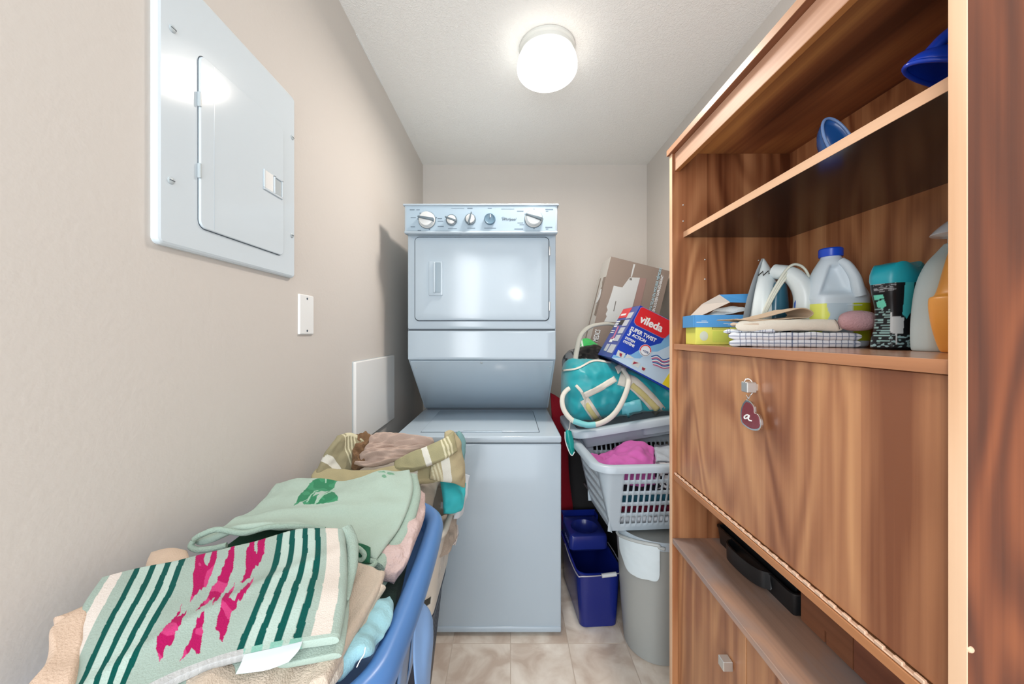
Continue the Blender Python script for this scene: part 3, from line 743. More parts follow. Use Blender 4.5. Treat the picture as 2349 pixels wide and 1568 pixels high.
# steam iron standing on its heel
ir = thing('steam_iron', 'white steam iron standing on its heel on the shelf, cord wrapped round it', 'iron', (0.75, 1.04, ZS))
Mi = Matrix.Translation((0.700, 1.045, ZS)) @ Matrix.Rotation(R(-60), 4, 'Z') @ Matrix.Rotation(R(7), 4, 'Y') @ Matrix.Diagonal((1.03, 1.0, 1.0, 1))
def iron_w(t): return 0.058 * (1 - max(0.0, (t - 0.25) / 0.75) ** 2.1) + 0.002
def iron_slice(n0, n1, t0, t1, k, dom=1.0, sc=1.0):
    out = []
    for i in range(k):
        t = t0 + (t1 - t0) * i / (k - 1); out.append((t, n0, n1, iron_w(t) * sc))
    return out
L = 0.245
def iron_shell(name, k, n0f, n1f, scf, m, t0=0.0, t1=1.0, seg=20):
    V = []; F = []
    for i in range(k):
        t = t0 + (t1 - t0) * i / (k - 1); ww = iron_w(t) * scf(t); a0 = n0f(t); a1 = n1f(t)
        for j in range(seg):
            a = 2 * math.pi * j / seg; c, s = math.cos(a), math.sin(a)
            x = a0 + (a1 - a0) * (0.5 + 0.5 * math.copysign(abs(c) ** 0.7, c)); y = ww * math.copysign(abs(s) ** 0.8, s) * (1 - 0.25 * max(0, c))
            V.append(Mi @ Vector((x, y, t * L + 0.001)))
    for i in range(k - 1):
        for j in range(seg): F.append((i * seg + j, i * seg + (j + 1) % seg, (i + 1) * seg + (j + 1) % seg, (i + 1) * seg + j))
    F.append(tuple(range(seg - 1, -1, -1))); F.append(tuple((k - 1) * seg + j for j in range(seg)))
    return mk(name, V, F, m, ir, True, angle=60)
M_iron = mat('iron_white', (212, 222, 224), 0.3); M_sole = mat('soleplate_steel', (178, 184, 188), 0.35, metal=0.3)
iron_shell('soleplate', 24, lambda t: -0.004, lambda t: 0.0, lambda t: 1.0, M_sole)
iron_shell('housing', 24, lambda t: 0.001, lambda t: 0.003 + 0.066 * (1 - t ** 2.4), lambda t: 0.97, M_iron)
iron_shell('water_tank', 20, lambda t: 0.04, lambda t: 0.092 - 0.042 * t, lambda t: 0.62, mat('tank_blue', (48, 96, 118), 0.2), 0.05, 0.72)
hd = [Mi @ Vector(q) for q in ((0.03, 0, L * 0.86), (0.075, 0, L * 0.80), (0.105, 0, L * 0.62), (0.112, 0, L * 0.38), (0.112, 0, L * 0.14), (0.09, 0, 0.018), (0.045, 0, 0.02))]
tube('handle', hd, lambda t: 0.019 + 0.006 * math.sin(math.pi * t), M_iron, ir, 16, 40)
dl = [Mi @ Vector((0.078 + 0.0, -0.036 + 0, L * 0.26))]
V, F = lathe_geo([(0.021, 0), (0.021, -0.008), (0.017, -0.012), (0.004, -0.013)], (0, 0, 0), 28, 'Y')
mk('steam_dial', [Mi @ (v + Vector((0.062, -0.03, L * 0.22))) for v in V], F, mat('dial_pale', (176, 200, 212), 0.3), ir, True, angle=40)
V, F = lathe_geo([(0.013, 0), (0.013, -0.002), (0.002, -0.003)], (0, 0, 0), 24, 'Y')
mk('badge', [Mi @ (Vector((v.x, v.y, v.z * 1.4)) + Vector((0.108, -0.019, L * 0.50))) for v in V], F, mat('badge_blue', (24, 76, 160), 0.3), ir, True, angle=40)
M_cord = mat('cord_cream', (206, 210, 198), 0.55)
for s, off in ((1, 0.0), (1, 0.013), (0.9, -0.012)):
    cp = [Mi @ Vector(q) for q in ((0.03, -0.05, 0.01 + off), (0.04, -0.052, L * 0.3 + off), (0.055, -0.036, L * 0.62 + off * s), (0.075, -0.012, L * 0.86 + off), (0.10, 0.016, L * 0.78 + off), (0.128, -0.004, L * 0.45), (0.118, -0.026, L * 0.2 + off), (0.085, -0.04, 0.02))]
    tube('power_cord', cp, 0.0034, M_cord, ir, 8, 50)
q0 = Mi @ Vector((0.012, -0.030, L * 0.80)); q1 = Mi @ Vector((0.035, -0.027, L * 0.83))
zz = [(0.010, -0.031, 0.80), (0.020, -0.031, 0.845), (0.022, -0.031, 0.80), (0.032, -0.029, 0.85), (0.034, -0.027, 0.815)]
tube('emblem', [Mi @ Vector((x, y - 0.003, z * L)) for x, y, z in zz], 0.0016, M_black, ir, 6)

# bleach jug
jg = thing('bleach_jug', 'translucent white handled jug with blue cap and yellow label on the shelf', 'jug', (0.822, 0.915, ZS))
M_jug = mat('jug_plastic', (206, 220, 230), 0.35)
jx, jy = 0.820, 0.912
JM = Matrix.Translation((jx, jy, ZS)) @ Matrix.Rotation(R(-14), 4, 'Z')
js = [(0.0, 0, 0, 0.053, 0.038, 3.2), (0.004, 0, 0, 0.058, 0.043, 3.4), (0.02, 0, 0, 0.060, 0.045, 3.6), (0.105, 0, 0, 0.061, 0.046, 3.6), (0.120, 0, 0, 0.063, 0.047, 3.2), (0.132, 0, 0, 0.061, 0.045, 3.0), (0.160, -0.003, 0, 0.052, 0.038, 2.6), (0.190, -0.006, 0, 0.040, 0.030, 2.3), (0.212, -0.008, 0, 0.027, 0.025, 2.0), (0.222, -0.008, 0, 0.021, 0.021, 2.0), (0.232, -0.008, 0, 0.019, 0.019, 2.0)]
jb = sections('jug_body', dense(js, 44), M_jug, jg, 56, M=JM)
# the grip hollow on the camera-facing shoulder: push that part of the wall in
JMi = JM.inverted()
for v in jb.data.vertices:
    q = JMi @ v.co
    if 0.128 < q.z < 0.206 and q.y < 0:
        t = (q.z - 0.128) / 0.078; lim0 = -0.052 + 0.03 * t; lim1 = 0.022 - 0.02 * t
        if lim0 < q.x < lim1:
            f = min(1, (q.x - lim0) / 0.012, (lim1 - q.x) / 0.010, t / 0.12, (1 - t) / 0.15); q.y += 0.016 * max(0, f); v.co = JM @ q
tube('handle', [JM @ Vector(q) for q in ((0.002, -0.022, 0.212), (0.010, -0.032, 0.198), (0.019, -0.041, 0.170), (0.022, -0.046, 0.146), (0.028, -0.044, 0.124))], lambda t: 0.009 + 0.004 * t, M_jug, jg, 14, 24)
V, F = lathe_geo([(0.0235, 0.226), (0.0245, 0.228), (0.0245, 0.244), (0.0225, 0.247), (0.004, 0.2475)], (0, 0, 0), 40)
mk('cap', [JM @ (v + Vector((-0.008, 0, 0))) for v in V], F, mat('cap_blue', (22, 74, 200), 0.3), jg, True, angle=30)
def labcol(px, py, a, z):
    if px > 1957: return c3(176, 186, 40)
    if px > 1945: return c3(206, 218, 224)
    if inpoly(px, py, [(1898, 684), (1910, 678), (1960, 676), (1960, 800), (1880, 800), (1890, 745), (1905, 722), (1897, 705)]): return c3(186, 204, 216)
    return c3(226, 232, 110)
sections('label', [(0.016 + i * 0.0043, 0, 0, 0.0615, 0.0465, 3.6) for i in range(22)], M_plast, jg, 160, labcol, M=JM, cap=False)
boxes('label_ridge', [(0.000, 0.030, -0.0482, -0.0467, z, z + 0.0016) for z in (0.100, 0.086, 0.072)], M_jug, jg, 0, JM)

# scent booster bottle
sb = thing('scent_booster_bottle', 'hourglass black-labelled bottle with wavy teal cap on the shelf', 'bottle', (0.80, 0.75, ZS))
SM = Matrix.Translation((0.803, 0.748, ZS)) @ Matrix.Rotation(R(10), 4, 'Z')
def scol(px, py, a, z):
    u = (px - 2000) / 112.0; zz = z
    if zz > 0.134: return c3(66, 196, 206)
    if inpoly(px, py, [(2077, 640), (2098, 640), (2096, 690), (2090, 715), (2080, 730), (2070, 720), (2073, 690)]): return c3(72, 190, 198)
    if inpoly(px, py, [(2042, 716), (2046, 716), (2046, 725), (2074, 727), (2072, 764), (2058, 765), (2058, 790), (2054, 790), (2054, 765), (2042, 763)]): return c3(206, 214, 218)
    if inpoly(px, py, [(2004, 678), (2026, 676), (2028, 684), (2006, 688)]) or inpoly(px, py, [(2010, 692), (2028, 686), (2034, 700), (2024, 708), (2012, 704)]): return c3(110, 214, 190)
    if inpoly(px, py, [(2002, 646), (2056, 642), (2056, 664), (2004, 672)]):
        return c3(150, 156, 160) if noise.noise((px * 0.05, py * 0.5, 0)) > 0.05 else c3(40, 40, 44)
    if px < 2042 and 706 < py < 786:
        return c3(150, 190, 190) if (int(py) // 3) % 2 == 0 and noise.noise((px * 0.08, (int(py) // 3) * 3.7, 1)) > -0.15 else c3(28, 30, 34)
    if 768 < py < 796: return c3(150, 184, 190) if noise.noise((px * 0.1, py * 0.2, 4)) > 0.12 else c3(26, 30, 34)
    return c3(20, 20, 24)
ss = [(0.0, 0, 0, 0.040, 0.026, 2.6), (0.004, 0, 0, 0.046, 0.031, 2.6), (0.02, 0, 0, 0.046, 0.031, 2.5), (0.045, 0, 0, 0.041, 0.028, 2.4), (0.082, 0, 0, 0.040, 0.027, 2.4), (0.118, 0, 0, 0.046, 0.031, 2.4), (0.145, 0, 0, 0.049, 0.033, 2.4)]
sections('bottle_body', dense(ss, 110), M_plast, sb, 200, scol, M=SM)
V = []; F = []; seg = 60; lv = [(0.134, 1.0, 0), (0.142, 1.04, 0), (0.156, 1.02, 0.3), (0.167, 0.93, 1.0), (0.172, 0.85, 1.0), (0.173, 0.5, 0.9)]
for z, s, wv in lv:
    for j in range(seg):
        a = 2 * math.pi * j / seg; c, sn = math.cos(a), math.sin(a)
        x = 0.048 * s * math.copysign(abs(c) ** 0.85, c)
        h = wv * (0.007 * math.cos((x / 0.048) * 4.4 + 2.2) + 0.004 * (x / 0.048))
        V.append(SM @ Vector((x, 0.0325 * s * math.copysign(abs(sn) ** 0.85, sn), z + h)))
for i in range(len(lv) - 1):
    for j in range(seg): F.append((i * seg + j, i * seg + (j + 1) % seg, (i + 1) * seg + (j + 1) % seg, (i + 1) * seg + j))
F.append(tuple(range(seg - 1, -1, -1))); F.append(tuple((len(lv) - 1) * seg + j for j in range(seg)))
M_teal = mat('teal_plastic', (34, 170, 190), 0.3)
mk('cap', V, F, M_teal, sb, True, angle=50)
tube('cap_strap', [SM @ Vector(q) for q in ((0.020, -0.034, 0.136), (0.021, -0.033, 0.112), (0.018, -0.0285, 0.085), (0.013, -0.029, 0.062))], 0.0065, M_teal, sb, 8, 16, flat=0.35, up=(0, 1, 0))

# two bottles at the near end of the shelf
wb = thing('detergent_bottle', 'white detergent bottle, tall and rounded, behind the orange bottle on the shelf', 'bottle', (0.765, 0.66, ZS))
ws_ = [(0.0, 0, 0, 0.050, 0.028, 3), (0.006, 0, 0, 0.057, 0.033, 3), (0.06, 0, 0, 0.057, 0.033, 3), (0.12, 0.002, 0, 0.053, 0.031, 2.8), (0.16, 0.006, 0, 0.043, 0.027, 2.5), (0.185, 0.012, 0, 0.029, 0.022, 2.2), (0.20, 0.014, 0, 0.018, 0.018, 2)]
sections('bottle_body', dense(ws_, 40), mat('milky_plastic', (196, 214, 218), 0.4), wb, 48, M=Matrix.Translation((0.816, 0.668, ZS)))
lathe('cap', [(0.02, 0.195), (0.021, 0.2), (0.021, 0.222), (0.018, 0.225)], (0.842, 0.668, ZS), M_white, wb, 32)
ob_ = thing('fabric_softener_bottle', 'orange bottle with clear grey cap at the near end of the shelf', 'bottle', (0.78, 0.60, ZS))
os_ = [(0.0, 0, 0, 0.040, 0.026, 3), (0.006, 0, 0, 0.046, 0.032, 3), (0.05, -0.006, 0, 0.056, 0.033, 2.8), (0.09, -0.008, 0, 0.058, 0.033, 2.8), (0.102, -0.002, 0, 0.052, 0.033, 2.6), (0.15, 0.004, 0, 0.044, 0.031, 2.5), (0.19, 0.008, 0, 0.036, 0.028, 2.3), (0.212, 0.012, 0, 0.026, 0.024, 2)]
sections('bottle_body', dense(os_, 44), mat('orange_plastic', (238, 164, 70), 0.35), ob_, 48, M=Matrix.Translation((0.781, 0.602, ZS)))
cs_ = [(0.198, 0, 0, 0.046, 0.032, 2), (0.200, 0, 0, 0.047, 0.033, 2), (0.214, 0.006, 0, 0.038, 0.029, 2), (0.228, 0.014, 0, 0.026, 0.024, 2), (0.234, 0.016, 0, 0.016, 0.018, 2)]
sections('cap', dense(cs_, 16), mat('clear_cap', (218, 222, 230), 0.15, trans=0.15), ob_, 40, M=Matrix.Translation((0.760, 0.602, ZS)))

# folded cloths
def wgrid(FL, FR, BR, BL, z, sag=0.0, n=4, m=4, up=0.0):
    rows = []
    for j in range(m):
        v = j / (m - 1); r = []
        for i in range(n):
            u = i / (n - 1)
            a = Vector(BL).lerp(Vector(BR), u); b = Vector(FL).lerp(Vector(FR), u); p = a.lerp(b, v)
            r.append(Vector((p.x, p.y, z + sag * math.sin(math.pi * u) + up * (2 * u - 1) ** 2)))
        rows.append(r)
    return rows
def chk(u, v, px, py):
    a = (u * 22) % 1; b = (v * 10) % 1
    return c3(112, 124, 150) if a < 0.13 or b < 0.10 else c3(226, 230, 236)
ct = thing('checked_dish_towel', 'white dish towel with navy window-pane checks, folded at the bottom of the shelf stack', 'dish towel', (0.70, 0.90, ZS))
cloth('towel_layer', wgrid((0.549, 0.905), (0.800, 0.822), (0.868, 0.905), (0.62, 0.99), ZS + 0.0095), 0.018, M_flatc, ct, 150, 80, 0.06, chk, 0.0022, 40, 1)
cloth('towel_layer', wgrid((0.546, 0.902), (0.798, 0.818), (0.865, 0.905), (0.62, 0.99), ZS + 0.0265), 0.017, M_flatc, ct, 150, 80, 0.06, chk, 0.0026, 34, 6)
cloth('towel_fold', wgrid((0.547, 0.925), (0.640, 0.872), (0.70, 0.94), (0.60, 0.99), ZS + 0.037, 0.003), 0.009, M_flatc, ct, 70, 60, 0.08, chk, 0.003, 40, 9)
ca = thing('cream_apron', 'cream cotton cloth folded flat on top of the checked dish towel', 'cloth', (0.68, 0.89, ZS + 0.04))
M_cream = plain('cream_cotton', (224, 218, 204), 0.3, 500)
cloth('folded_cloth', wgrid((0.563, 0.90), (0.772, 0.832), (0.83, 0.90), (0.62, 0.98), ZS + 0.050, 0.004), 0.027, M_cream, ca, 70, 40, 0.09, None, 0.003, 22, 4)
cloth('folded_corner', wgrid((0.553, 0.905), (0.61, 0.884), (0.66, 0.95), (0.60, 0.98), ZS + 0.056, 0.0), 0.008, plain('beige_cotton', (206, 184, 162), 0.3, 500), ca, 30, 24, 0.12, None, 0.002, 30, 2)
tube('apron_seam', [(0.757, 0.829, ZS + 0.043), (0.753, 0.827, ZS + 0.052), (0.752, 0.832, ZS + 0.062), (0.765, 0.85, ZS + 0.066)], 0.0009, mat('seam_grey', (110, 104, 104), 0.8), ca, 6, 16)
mt_ = thing('oven_mitt', 'dusty pink padded cloth rolled at the right end of the cream cloth', 'cloth', (0.79, 0.83, ZS + 0.04))
V = []
sections('mitt_body', dense([(-0.034, 0, 0, 0.006, 0.006, 2), (-0.028, 0, 0, 0.017, 0.016, 2), (-0.01, 0, 0, 0.023, 0.020, 2.2), (0.012, 0, 0, 0.022, 0.020, 2.2), (0.028, 0, 0, 0.016, 0.015, 2), (0.036, 0, 0, 0.005, 0.005, 2)], 24), plain('pink_quilt', (194, 156, 162), 0.6, 300), mt_, 30, M=Matrix.Translation((0.786, 0.815, ZS + 0.0615)) @ Matrix.Rotation(R(90), 4, 'Y') @ Matrix.Rotation(R(20), 4, 'X'))
bg = thing('brown_paper_cloth', 'tan stiff cloth with a rolled end lying on top of the folded stack', 'cloth', (0.66, 0.90, ZS + 0.066))
M_tan = plain('tan_cotton', (196, 174, 148), 0.3, 600)
rows = []
for y0_, y1_ in ((0.98, 0.95), (0.94, 0.91), (0.905, 0.868)):
    rows.append([Vector((x, y0_ + (y1_ - y0_) * t, z)) for x, t, z in ((0.562, 0, ZS + 0.069), (0.60, 0.3, ZS + 0.068), (0.64, 0.5, ZS + 0.076), (0.68, 0.8, ZS + 0.088), (0.702, 1, ZS + 0.094), (0.722, 1, ZS + 0.090), (0.73, 1, ZS + 0.080), (0.716, 1, ZS + 0.072), (0.69, 0.9, ZS + 0.071), (0.65, 0.7, ZS + 0.0665), (0.59, 0.4, ZS + 0.0655))])
cloth('scroll_cloth', rows, 0.003, M_tan, bg, 80, 24, 0.03, None, 0.0012, 30, 3)

# blue scoops on the top shelf
def scoop(nm, label, c, Mx, m, m2, s=1.0):
    t = thing(nm, label, 'scoop', c)
    V = []; F = []; seg = 32
    lv = []
    for i in range(9):
        a = i / 8
        lv.append((0.0 + 0.045 * a ** 1.0, 0.105 * (1 - a ** 2.2) ** 0.5 + 0.002, 0.055 * (1 - a ** 2.2) ** 0.5 + 0.002))
    for z, ax, ay in lv:
        for j in range(seg):
            a = 2 * math.pi * j / seg; V.append(Mx @ (Vector((ax * math.cos(a) * (1 - 0.0), ay * math.sin(a), z)) * s))
    n = len(lv)
    for i in range(n - 1):
        for j in range(seg): F.append((i * seg + j, i * seg + (j + 1) % seg, (i + 1) * seg + (j + 1) % seg, (i + 1) * seg + j))
    F.append(tuple((n - 1) * seg + j for j in range(seg)))
    mk('scoop_shell', V, F, m, t, True, solid=0.003, angle=70)
    tube('scoop_rim', [Mx @ (Vector((0.107 * math.cos(2 * math.pi * j / 40), 0.057 * math.sin(2 * math.pi * j / 40), 0.0)) * s) for j in range(40)], 0.0035, m2, t, 8, closed=True)
    return t
M_bsc = mat('scoop_blue', (20, 66, 196), 0.25)
Mx1 = Matrix.Translation((0.708, 0.560, 1.652)) @ Matrix.Rotation(R(15), 4, 'Y') @ Matrix.Rotation(R(20), 4, 'X') @ Matrix.Rotation(R(-4), 4, 'Z') @ Matrix.Diagonal((0.80, 0.80, 0.80, 1))
t1 = scoop('plastic_scoop', 'bright blue plastic scoop with loop handle at the near end of the top shelf', (0.70, 0.565, 1.5905), Mx1, M_bsc, M_bsc)
tube('scoop_handle', [Mx1 @ Vector(q) for q in ((-0.082, 0, 0.024), (-0.070, -0.003, 0.056), (-0.040, -0.005, 0.088), (0.0, -0.004, 0.098), (0.040, 0, 0.082), (0.055, 0, 0.036))], 0.0085, M_bsc, t1, 12, 30, flat=1.6, up=(0, 1, 0))
M_bs2 = mat('scoop_steel_blue', (34, 84, 150), 0.25); M_bs3 = mat('scoop_pale_blue', (110, 140, 190), 0.3)
t2 = thing('measuring_scoop', 'small steel-blue oval scoop tipped up behind the top shelf edge', 'scoop', (0.70, 0.76, 1.5905))
Mx2 = Matrix.Translation((0.690, 0.755, 1.655)) @ Matrix.Rotation(R(-16), 4, 'Y') @ Matrix.Rotation(R(78), 4, 'X')
V = []; F = []; seg = 28
lv = [(0.0, 1.0), (-0.012, 0.95), (-0.024, 0.82), (-0.034, 0.6), (-0.038, 0.3)]
for z, s in lv:
    for j in range(seg):
        a = 2 * math.pi * j / seg; V.append(Mx2 @ Vector((0.025 * s * math.cos(a), 0.058 * s * math.sin(a), z)))
for i in range(4):
    for j in range(seg): F.append((i * seg + j, i * seg + (j + 1) % seg, (i + 1) * seg + (j + 1) % seg, (i + 1) * seg + j))
F.append(tuple(4 * seg + j for j in range(seg)))
mk('scoop_bowl', V, F, M_bs2, t2, True, solid=0.002, angle=60)
tube('scoop_rim', [Mx2 @ Vector((0.026 * math.cos(2 * math.pi * j / 40), 0.059 * math.sin(2 * math.pi * j / 40), 0.0)) for j in range(40)], 0.003, M_bs3, t2, 8, closed=True)
tube('scoop_handle', [Mx2 @ Vector(q) for q in ((0, -0.055, -0.004), (0.0, -0.07, -0.03), (0, -0.062, -0.07))], 0.005, M_bs2, t2, 8, 12)
# ------------------------------------------------------------ things stacked between the washer and the cabinet
# grey waste can with a white liner
cn = thing('waste_can', 'tall grey plastic waste can with rounded front on the floor beside the cabinet', 'waste can', (0.62, 1.47, 0))
pts, nr = rrect(0.475, 0.79, 1.365, 1.60, 0.115, 12, 8)
V, F = loft_loop(pts, nr, [(-0.004, 0.0), (0.0, 0.004), (0.012, 0.16), (0.030, 0.452), (0.034, 0.46), (0.036, 0.478), (0.030, 0.483), (0.024, 0.478), (0.006, 0.16), (-0.005, 0.01)])
k = len(pts); F.append(tuple(range(k))); F.append(tuple(9 * k + i for i in range(k)))
mk('can_body', V, F, M_can, cn, True, angle=40)
V, F = loft_loop(pts, nr, [(0.036, 0.455), (0.041, 0.457), (0.042, 0.484), (0.037, 0.487), (0.034, 0.480)])
mk('can_rim', V, F, M_grey, cn, True, angle=50)
V, F = loft_loop(pts, nr, [(0.030, 0.476), (0.0, 0.472), (-0.05, 0.468), (-0.09, 0.466)], closed=False)
F.append(tuple(3 * len(pts) + i for i in range(len(pts))))
mk('can_inner_lid', V, F, M_can, cn, True)
ln = thing('bin_liner', 'white plastic liner folded over the rim of the grey waste can', 'bin liner', (0.48, 1.42, 0.42))
rows = []
outl = {0: (1418, 1424, 1240), 1: (1424, 1440, 1262)}
lp = [(pts[i], nr[i]) for i in range(k)]
def canpt(px, py, off):
    # point on the can wall seen at px, py (wall radius grows with height)
    best = None
    for p, q in lp:
        for it in range(1):
            o = 0.032 + off; X = p.x + q.x * o; Y = p.y + q.y * o
            if q.y > 0.1: continue
            e = abs(1168 + X * FPX / Y - px)
            if best is None or e < best[0]: best = (e, X, Y)
    return Vector((best[1], best[2], EYE - (py - 766) * best[2] / FPX))
cols_ = [1420, 1440, 1462, 1484, 1506, 1518]
tops = [1228, 1236, 1243, 1249, 1254, 1258]; bots = [1256, 1303, 1322, 1329, 1328, 1262]
rows = []
for f in (0, 0.33, 0.66, 1.0):
    rows.append([canpt(a, t + (b - t) * f, 0.010 + 0.004 * (1 - f)) for a, t, b in zip(cols_, tops, bots)])
cloth('liner_flap', rows, 0.002, mat('liner_film', (208, 222, 228), 0.35, spec=0.5), ln, 30, 24, 0.03, None, 0.0016, 30, 2)
V, F = tube_geo([canpt(a, t - 3, 0.014) for a, t in zip([1412] + cols_ + [1530], [1214] + tops + [1262])], 0.006, 10, 30)
mk('liner_cuff', V, F, mat('liner_film_grey', (176, 182, 182), 0.35), ln, True)

# navy mop bucket with wringer
nb = thing('mop_bucket', 'navy blue mop bucket with wringer on the floor beside the washer', 'bucket', (0.39, 1.75, 0))
Mn = Matrix.Translation((0.386, 1.548, 0)) @ Matrix.Rotation(R(4), 4, 'Z')
pts, nr = rrect(-0.082, 0.082, 0.0, 0.33, 0.028, 6, 6)
V, F = loft_loop(pts, nr, [(-0.006, 0.0), (0.0, 0.004), (0.014, 0.23), (0.019, 0.233), (0.019, 0.241), (0.012, 0.242), (0.008, 0.235), (-0.006, 0.012)], M=Mn)
k = len(pts); F.append(tuple(range(k))); F.append(tuple(7 * k + i for i in range(k)))
mk('bucket_body', V, F, M_navy, nb, True, angle=40)
pw, nw = rrect(-0.092, 0.092, 0.150, 0.345, 0.02, 6, 10)
V, F = loft_loop(pw, nw, [(-0.012, 0.232), (0.0, 0.245), (0.0, 0.29), (-0.004, 0.304), (-0.012, 0.309)], closed=False, M=Mn)
# top of the wringer: ring from the outer edge to the round well, then the well
k = len(pw); b0 = len(V); cxw, cyw, rw = 0.0, 0.235, 0.066
for rr, z in ((rw, 0.309), (rw - 0.003, 0.304), (rw * 0.85, 0.255), (rw * 0.7, 0.250)):
    for p in pw:
        a = math.atan2(p.y - cyw, p.x - cxw); V.append(Mn @ Vector((cxw + rr * math.cos(a), cyw + rr * math.sin(a), z)))
F += [(4 * k + j, 4 * k + (j + 1) % k, b0 + (j + 1) % k, b0 + j) for j in range(k)]
for i in range(3):
    F += [(b0 + i * k + j, b0 + i * k + (j + 1) % k, b0 + (i + 1) * k + (j + 1) % k, b0 + (i + 1) * k + j) for j in range(k)]
F.append(tuple(b0 + 3 * k + j for j in range(k)))
mk('wringer', V, F, mat('wringer_navy_lit', (34, 46, 124), 0.22), nb, True, angle=35)  # navy lightened to stand for the gloss on the wringer top
boxes('wringer_back', [(-0.09, 0.09, 0.345, 0.352, 0.24, 0.335), (-0.09, -0.084, 0.30, 0.35, 0.30, 0.332), (0.084, 0.09, 0.30, 0.35, 0.30, 0.332)], M_navy, nb, 0.002, Mn)
boxes('vent_slot', [(-0.0935, -0.0915, y, y + 0.006, 0.262, 0.275) for y in (0.18, 0.20, 0.22, 0.24)], mat('slot_pale', (120, 124, 170), 0.4), nb, 0, Mn)
M_wire = mat('wire_grey', (170, 170, 178), 0.3, metal=0.4)
tube('bail_wire', [Mn @ Vector(q) for q in ((-0.104, 0.20, 0.246), (-0.106, 0.08, 0.240), (-0.098, -0.012, 0.236), (-0.08, -0.022, 0.236), (0.0, -0.024, 0.238), (0.082, -0.022, 0.243), (0.100, -0.01, 0.245), (0.108, 0.1, 0.246), (0.106, 0.2, 0.246))], 0.0025, M_wire, nb, 8, 60)
V, F = tube_geo([Mn @ Vector((0.002, -0.025, 0.2375)), Mn @ Vector((0.064, -0.025, 0.2425))], 0.0085, 12)
mk('bail_grip', V, F, mat('grip_grey', (196, 200, 202), 0.4), nb, True, angle=40)

# slatted laundry basket builder
def basket(t, x0, x1, y0, y1, z0, z1, taper, r, m, Mx=None, holes=True, rim=0.02, label=None):
    nlv = 19; pts, nr = rrect(x0, x1, y0, y1, r, 6, 64)
    k = len(pts); 
    # index ranges of each straight run: corner block is 7 points then 25 side points
    def skip(i, j):
        if not holes: return False
        jj = j % 70
        if jj < 11 or jj > 64: return False
        # hole pattern: 2 of 3 cells open, rows likewise
        if i < 2 or i > 15: return False
        return (i - 2) % 3 != 2 and (jj % 3) != 2
    prof = [(-taper + taper * i / (nlv - 1), z0 + (z1 - z0) * i / (nlv - 1)) for i in range(nlv)]
    V, F = loft_loop(pts, nr, prof, closed=False, M=Mx, skip=skip)
    F.append(tuple(range(k)))
    mk('basket_wall', V, F, m, t, True, solid=0.003, angle=40)
    V, F = loft_loop(pts, nr, [(-0.004, z1 - 0.006), (rim, z1 - 0.010), (rim + 0.005, z1 - 0.020), (rim + 0.007, z1 - 0.020), (rim + 0.006, z1 - 0.002), (rim, z1 + 0.004), (0.004, z1 + 0.005), (-0.005, z1 + 0.001)], M=Mx)
    mk('basket_rim', V, F, m, t, True, angle=50)
b1 = thing('laundry_basket', 'light grey slatted laundry basket holding pink clothes, set on the waste can', 'laundry basket', (0.59, 1.55, 0.488))
Mb1 = Matrix.Translation((0.60, 1.545, 0)) @ Matrix.Rotation(R(4), 4, 'Z')
basket(b1, -0.275, 0.30, -0.185, 0.20, 0.4885, 0.765, 0.062, 0.05, M_grey, Mb1, rim=0.022)
# clothes in it
def gar(name, label, cat, rows, T, m, nu=50, nv=40, wr=0.01, ws=14, seed=0, col=None, w=0.08, aniso=None, add=None, group=None):
    o = cloth(name, rows, T, m, None, nu, nv, w, col, wr, ws, seed, aniso, add=add)
    return prop(o, label, cat, group)
M_pink = plain('pink_jersey', (184, 90, 160), 0.15, 300, 0.8)
gar('pink_shirt', 'crumpled magenta pink garment on top of the grey slatted basket', 'garment',
    PP([[(1375, 1050, 1.62), (1420, 1030, 1.66), (1462, 1018, 1.70), (1500, 1025, 1.70)], [(1355, 1040, 1.52), (1400, 1052, 1.52), (1455, 1022, 1.52), (1500, 1038, 1.55)], [(1385, 1072, 1.42), (1425, 1058, 1.42), (1470, 1050, 1.42), (1500, 1050, 1.44)], [(1400, 1082, 1.385), (1440, 1080, 1.385), (1470, 1078, 1.385), (1498, 1078, 1.385)]]), 0.014, M_pink, wr=0.024, ws=13, seed=4)
gar('pink_blouse', 'pink garment seen through the front slats of the grey basket', 'garment', [[Vector((x, y, z)) for x, y in ((0.40, 1.50), (0.5, 1.48), (0.62, 1.50), (0.80, 1.56))] for z, dy in ((0.745, 0), (0.70, 0), (0.66, 0), (0.62, 0))], 0.09, M_pink, wr=0.015, ws=16, seed=8)
gar('grey_shirt', 'pale grey cloth at the right of the pink clothes in the basket', 'garment', PP([[(1500, 1020, 1.70), (1530, 1022, 1.72), (1570, 1020, 1.72)], [(1500, 1032, 1.56), (1530, 1030, 1.58), (1570, 1030, 1.58)], [(1505, 1060, 1.42), (1535, 1058, 1.42), (1570, 1058, 1.42)]]), 0.015, plain('grey_cloth', (170, 180, 190)), 30, 30, 0.018, 15, 2)
gar('patterned_shirt', 'black and white patterned garment behind the right front slats of the basket', 'garment', [[Vector((x, 1.435 + (0.765 - z) * 0.02, z)) for x in (0.58, 0.65, 0.74, 0.85)] for z in (0.752, 0.72, 0.68, 0.64)], 0.03, attr_mat('patterned_cotton'), 70, 50, 0.012, 18, 3, col=lambda u, v, px, py: c3(224, 224, 226) if noise.noise((u * 14, v * 10, 2)) > 0.02 else (c3(34, 34, 42) if v > 0.45 else c3(176, 166, 176)))
gar('teal_trousers', 'dark teal folded clothing low in the grey basket', 'garment', [[Vector((x, y, z)) for x in (0.41, 0.52, 0.66, 0.80)] for y, z in ((1.66, 0.60), (1.5, 0.605), (1.425, 0.60))], 0.035, plain('teal_cloth', (38, 92, 112)), wr=0.008, seed=5)
